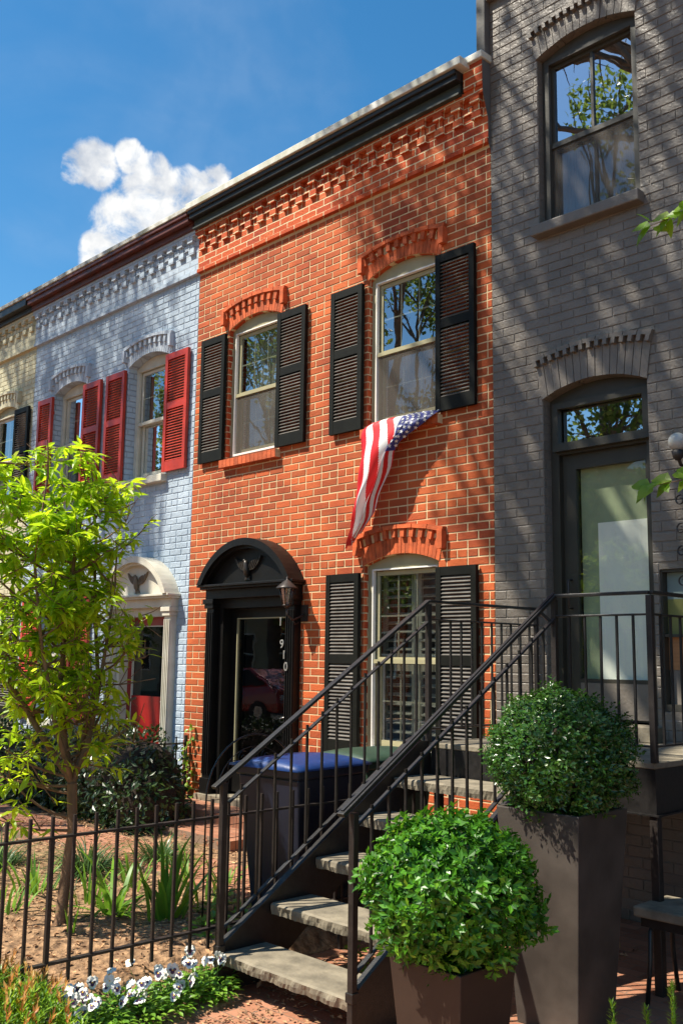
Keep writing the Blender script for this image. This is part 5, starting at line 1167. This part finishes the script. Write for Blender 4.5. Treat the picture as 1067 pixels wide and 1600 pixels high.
# sprigs of a climber hanging in at the right edge
for i, (x, y, z, l) in enumerate(((-2.80, -0.92, 4.60, 'sunlit leafy vine sprig in front of the grey wall, the upper one'), (-2.86, -0.92, 2.90, 'sunlit leafy vine sprig beside the glazed door, the lower one'))):
    random.seed(120+i); t = thing('vine_sprig', l, 'vine', (x+0.4, y, z-0.1), 'vine sprigs at the right edge'); mb = MB(); pts = [Vector((0.25, -1.85, min(z-0.9, 3.3))), Vector((-1.0, -1.3, z-0.45)), Vector((x+0.6, y, z-0.08)), Vector((x+0.15, y, z)), Vector((x-0.12, y, z-0.02))]; mb.tube(pts, [0.010, 0.008, 0.005, 0.004, 0.002], 6)
    if i: mb.tube([pts[2], pts[2]+Vector((0.02, 0, 0.3)), pts[2]+Vector((-0.1, 0, 0.45))], [0.005, 0.004, 0.002], 6)
    part('stem', mb, 'bark', t); mb = MB()
    for k in range(16):
        tt = random.random(); p = cat(pts[1:], tt*0.85+0.15); L = random.uniform(0.10, 0.16); leaf(mb, p+rv()*0.02, (rv()+Vector((-0.4, -0.2, -0.3))).normalized(), Vector((0.1, -0.7, 0.7))+rv()*0.3, L, L*0.62, 0, 0.08, 0.25)
    for k, p in enumerate((Vector((x-0.12, y, z-0.02)), Vector((x+0.02, y, z+0.0)), Vector((x+0.16, y, z+0.02)))):
        for q in range(2): leaf(mb, p, Vector((-0.8+0.5*q, 0, -0.4+0.5*q)).normalized(), Vector((0.1, -0.8, 0.6)), 0.16, 0.11, 0, 0.08, 0.3)
    part('leaves', mb, 'vine', t, recalc=False)

# ------------------------------------------------------------------ street trees (behind and above the camera): cast the dappled shade, show in the glass
def T(tx, ty, tz, t): return Vector((tx, ty, tz))+SUNV*(t*1.197)
def crown(lf_, c, r, n, size, flat=0.8):
    for i in range(n):
        v = rv()*(random.random()**0.45); p = c+Vector((v.x, v.y, v.z*flat))*r; d = rv(); leaf(lf_, p, d, rv(), size*random.uniform(0.7, 1.3), size*0.6, 0, 0.1, 0.2, simple=True)
def big_tree(label, foot, targets, size=0.12, seed=0, r0=0.28, group='street trees beyond the pavement', knot=None, extra=()):
    random.seed(seed); t = thing('street_tree', label, 'tree', foot, group); tb = MB(); lb = MB(); foot = Vector(foot)
    cen = sum((c for c, r, n in targets), Vector())/len(targets); k1 = knot or foot.lerp(cen, 0.5)
    tb.tube([foot-Vector((0, 0, 0.1)), foot.lerp(k1, 0.35)+Vector((0.1, 0, 0)), k1], [r0, r0*0.8, r0*0.65], 12)
    for pa, pb, ra in extra: tb.tube([k1, k1.lerp(pa, 0.5)+Vector((0, 0, 0.3)), pa, pa.lerp(pb, 0.5)+rv()*0.12, pb], [r0*0.4, ra*1.4, ra, ra*0.75, ra*0.35], 8)
    for c, r, n in targets:
        mid = k1.lerp(c, 0.5)+rv()*0.35; tb.tube([k1, mid, c, c+(c-mid)*0.35], [r0*0.36, r0*0.22, r0*0.10, 0.012], 8)
        for q in range(10):
            e = c+rv()*r*0.95; m_ = mid.lerp(c, random.random())
            tb.tube([m_, m_.lerp(e, 0.5)+rv()*0.12, e], [0.045, 0.028, 0.008], 5)
            for w_ in range(3): s_ = m_.lerp(e, random.uniform(0.3, 0.9)); tb.tube([s_, s_+rv()*0.5], [0.012, 0.004], 4)
        crown(lb, c, r, n, size)
    part('trunk', tb, 'barkbig', t, recalc=False); part('crown', lb, 'leafbig', t, recalc=False)
# tree over the pavement: shades grey wall, upper right brick wall, stair foot and planters
big_tree('large street tree over the pavement in front of the grey house', (-1.6, -10.4, 0),
  [(T(-4.3, 0, 6.6, 7.0), 0.95, 380), (T(-2.9, 0, 6.4, 7.4), 0.95, 440), (T(-3.3, 0, 4.7, 7.4), 0.9, 400), (T(-2.3, 0, 5.3, 7.2), 1.1, 500), (T(-4.55, 0, 3.0, 7.8), 0.45, 110), (T(-2.2, 0, 3.9, 8.2), 0.9, 300),
   (T(-5.35, 0, 6.4, 6.6), 0.75, 420), (T(-6.0, 0, 6.0, 6.9), 0.65, 260), (T(-5.4, 0, 5.2, 7.2), 0.5, 150), (T(-3.4, 0, 7.4, 7.0), 1.0, 350), (T(-4.5, 0, 5.6, 7.6), 0.6, 140), (T(-4.2, 0, 4.9, 8.0), 0.7, 150), (T(-1.9, -0.6, 1.2, 8.6), 0.9, 900), (T(-1.9, -1.6, 0.4, 8.0), 0.7, 900), (T(-1.7, -2.9, 0.3, 7.6), 0.6, 600), (T(-1.5, -2.0, 0.2, 8.2), 0.9, 1200),
   (T(-5.3, 0, 3.4, 9.2), 0.45, 70), (T(-6.4, 0, 6.4, 7.6), 0.45, 80)], 0.11, 201, 0.30, knot=Vector((-3.2, -8.6, 8.0)),
  extra=[(T(-2.4, 0, 3.2, 6.4), T(-5.1, 0, 7.4, 6.4), 0.055), (T(-2.0, 0, 4.3, 6.2), T(-4.2, 0, 8.2, 6.2), 0.05), (T(-3.2, 0, 2.4, 6.8), T(-5.0, 0, 5.2, 6.8), 0.045), (T(-2.2, 0, 5.8, 6.0), T(-3.6, 0, 8.6, 6.0), 0.045),
         (T(-4.4, 0, 2.0, 7.0), T(-6.4, 0, 6.9, 6.8), 0.04), (T(-3.0, 0, 3.9, 6.1), T(-6.0, 0, 6.6, 6.3), 0.04), (T(-2.4, 0, 5.0, 6.0), T(-2.9, 0, 8.2, 6.0), 0.05), (T(-4.9, 0, 4.2, 6.6), T(-5.6, 0, 7.2, 6.6), 0.03), (T(-3.4, 0, 4.6, 6.3), T(-5.3, 0, 6.2, 6.3), 0.035)])
# tree shading the blue and cream fronts
big_tree('tall street tree on the left over the blue house front', (-13.5, -10.6, 0),
  [(T(-10.4, 0, 6.0, 8.5), 0.95, 720), (T(-11.6, 0, 6.3, 8.8), 1.1, 900), (T(-12.7, 0, 5.8, 8.5), 1.1, 1000), (T(-13.9, 0, 6.2, 8.8), 1.2, 700), (T(-11.2, 0, 4.6, 9.2), 0.9, 520), (T(-12.6, 0, 4.0, 9.2), 1.0, 500), (T(-10.3, 0, 3.3, 9.4), 0.6, 280), (T(-11.2, -0.6, 1.6, 9.0), 0.9, 500), (T(-9.7, -1.2, 0.5, 9.0), 0.8, 500), (T(-11.5, -1.3, 0.5, 9.0), 1.1, 900), (T(-7.9, -0.6, 0.8, 9.3), 0.40, 160)], 0.11, 202, 0.30)
# row across the street, mirrored in the windows
def far_tree(label, foot, h, seed):
    random.seed(seed); f_ = Vector(foot); tg = []
    for k in range(15):
        a = random.uniform(0, 2*PI); rr = random.uniform(0.3, 2.9); tg.append((f_+Vector((rr*math.cos(a), rr*math.sin(a), h*(0.25+0.75*k/14))), random.uniform(1.2, 1.9), 760))
    big_tree(label, foot, tg, 0.20, seed, 0.26, knot=f_+Vector((0, 0, h*0.4)))
far_tree('street tree across the road opposite the brick house', (-20.5, -16.8, 0), 15.0, 301)
far_tree('street tree across the road opposite the blue house', (-27.5, -16.5, 0), 15.0, 302)
far_tree('street tree across the road opposite the grey house', (-13.8, -16.6, 0), 16.0, 303)
far_tree('last street tree down the road on the left', (-35.0, -17.0, 0), 14.0, 304)

# ------------------------------------------------------------------ parked red car (seen in the door glass)
car = thing('parked_car', 'red hatchback parked at the kerb, mirrored in the door glass', 'car', (-21.5, -10.8, 0))
mb = MB(); cx, cy = -21.5, -10.8
prof = [(-2.05, 0.35), (-2.1, 0.62), (-1.95, 0.86), (-1.15, 0.96), (-0.55, 1.40), (0.75, 1.46), (1.65, 1.02), (2.0, 0.92), (2.08, 0.6), (2.05, 0.35)]
for w_, y0 in ((0.86, 0),):
    n = len(prof); A = [(cx+a, cy-w_*(1 if b < 1.0 else 0.80), b) for a, b in prof]; B = [(cx+a, cy+w_*(1 if b < 1.0 else 0.80), b) for a, b in prof]
    mb.add(A+B, [(i, (i+1) % n, n+(i+1) % n, n+i) for i in range(n)]+[tuple(range(n)), tuple(range(2*n-1, n-1, -1))])
part('body', mb, 'carred', car, bevel=0.05)
mb = MB()
for sy in (-1, 1):
    P = [(-1.0, 1.0), (-0.5, 1.34), (0.1, 1.38), (0.1, 1.0)]; Q = [(0.16, 1.0), (0.16, 1.38), (0.72, 1.39), (1.5, 1.03)]
    for poly in (P, Q): mb.add([(cx+a, cy+sy*(0.872-0.172*(b-1.0)/0.4+0.012), b) for a, b in poly], [tuple(range(len(poly)))])
part('window', mb, 'dark', car)
for sx in (-1.3, 1.3):
    for sy in (-1, 1):
        mb = MB(); mb.tube([(cx+sx, cy+sy*0.70, 0.32), (cx+sx, cy+sy*0.89, 0.32)], 0.32, 24); wh = part('wheel', mb, 'tyre', car); mb = MB(); mb.tube([(cx+sx, cy+sy*0.885, 0.32), (cx+sx, cy+sy*0.90, 0.32)], 0.19, 16); part('rim', mb, 'brass', wh)
for sy in (-0.62, 0.62): mb = MB(); mb.obox((cx+2.0, cy+sy, 0.74), (0.07, 0, 0), (0, 0.15, 0), (0, 0, 0.07)); part('headlight', mb, 'white', car, bevel=0.01)

# ------------------------------------------------------------------ houses across the street (seen only mirrored in the glass)
for i, (x0, x1, m_, h, l) in enumerate(((-44, -33, 'yelbrick', 8.0, 'cream brick row house across the street, farthest down the road'), (-32.9, -25, 'redbrick', 7.5, 'red brick row house across the street opposite the blue house'), (-24.9, -17, 'graybrick', 8.4, 'grey brick row house across the street'), (-16.9, -8, 'redbrick', 7.8, 'red brick row house across the street opposite the grey house'))):
    t = thing('opposite_house', l, 'house', ((x0+x1)/2, -21, 0), 'row houses across the street')
    mb = MB(); mb.box(x0, x1, -28, -21, 0, h); mb.box(x0, x1, -20.98, -20.8, h-0.5, h-0.1); part('wall', mb, m_, t)
    n = 4
    for k in range(n):
        xc = x0+(x1-x0)*(k+0.5)/n
        for z in (1.0, 4.3):
            mb = MB(); mb.box(xc-0.5, xc+0.5, -20.998, -20.95, z, z+1.8); w = part('window', mb, 'white', t)
            mb = MB(); mb.box(xc-0.42, xc+0.42, -20.95, -20.94, z+0.08, z+0.86); mb.box(xc-0.42, xc+0.42, -20.95, -20.94, z+0.93, z+1.72); part('pane', mb, 'dark', w)

# ------------------------------------------------------------------ evergreen added out of view at the right to block sky light; vine sprigs join it
random.seed(401); eg = thing('shading_evergreen', 'added out-of-view evergreen right of the landing that blocks sky light', 'tree', (0.3, -1.9, 0)); tb = MB(); lb = MB()
tb.tube([(0.3, -1.9, 0), (0.32, -1.9, 1.5), (0.3, -1.85, 3.4)], [0.10, 0.07, 0.03], 10)
for k in range(16):
    a = k*2.4; z = 0.5+k*0.19; e = Vector((0.3+0.9*math.cos(a), -1.9+0.9*math.sin(a), z+0.25)); tb.tube([(0.3, -1.9, z), e], [0.025, 0.006], 6); crown(lb, e-Vector((0.3*math.cos(a), 0.3*math.sin(a), 0)), 0.62, 520, 0.10)
part('trunk', tb, 'barkbig', eg, recalc=False); part('crown', lb, 'hedge', eg, recalc=False)
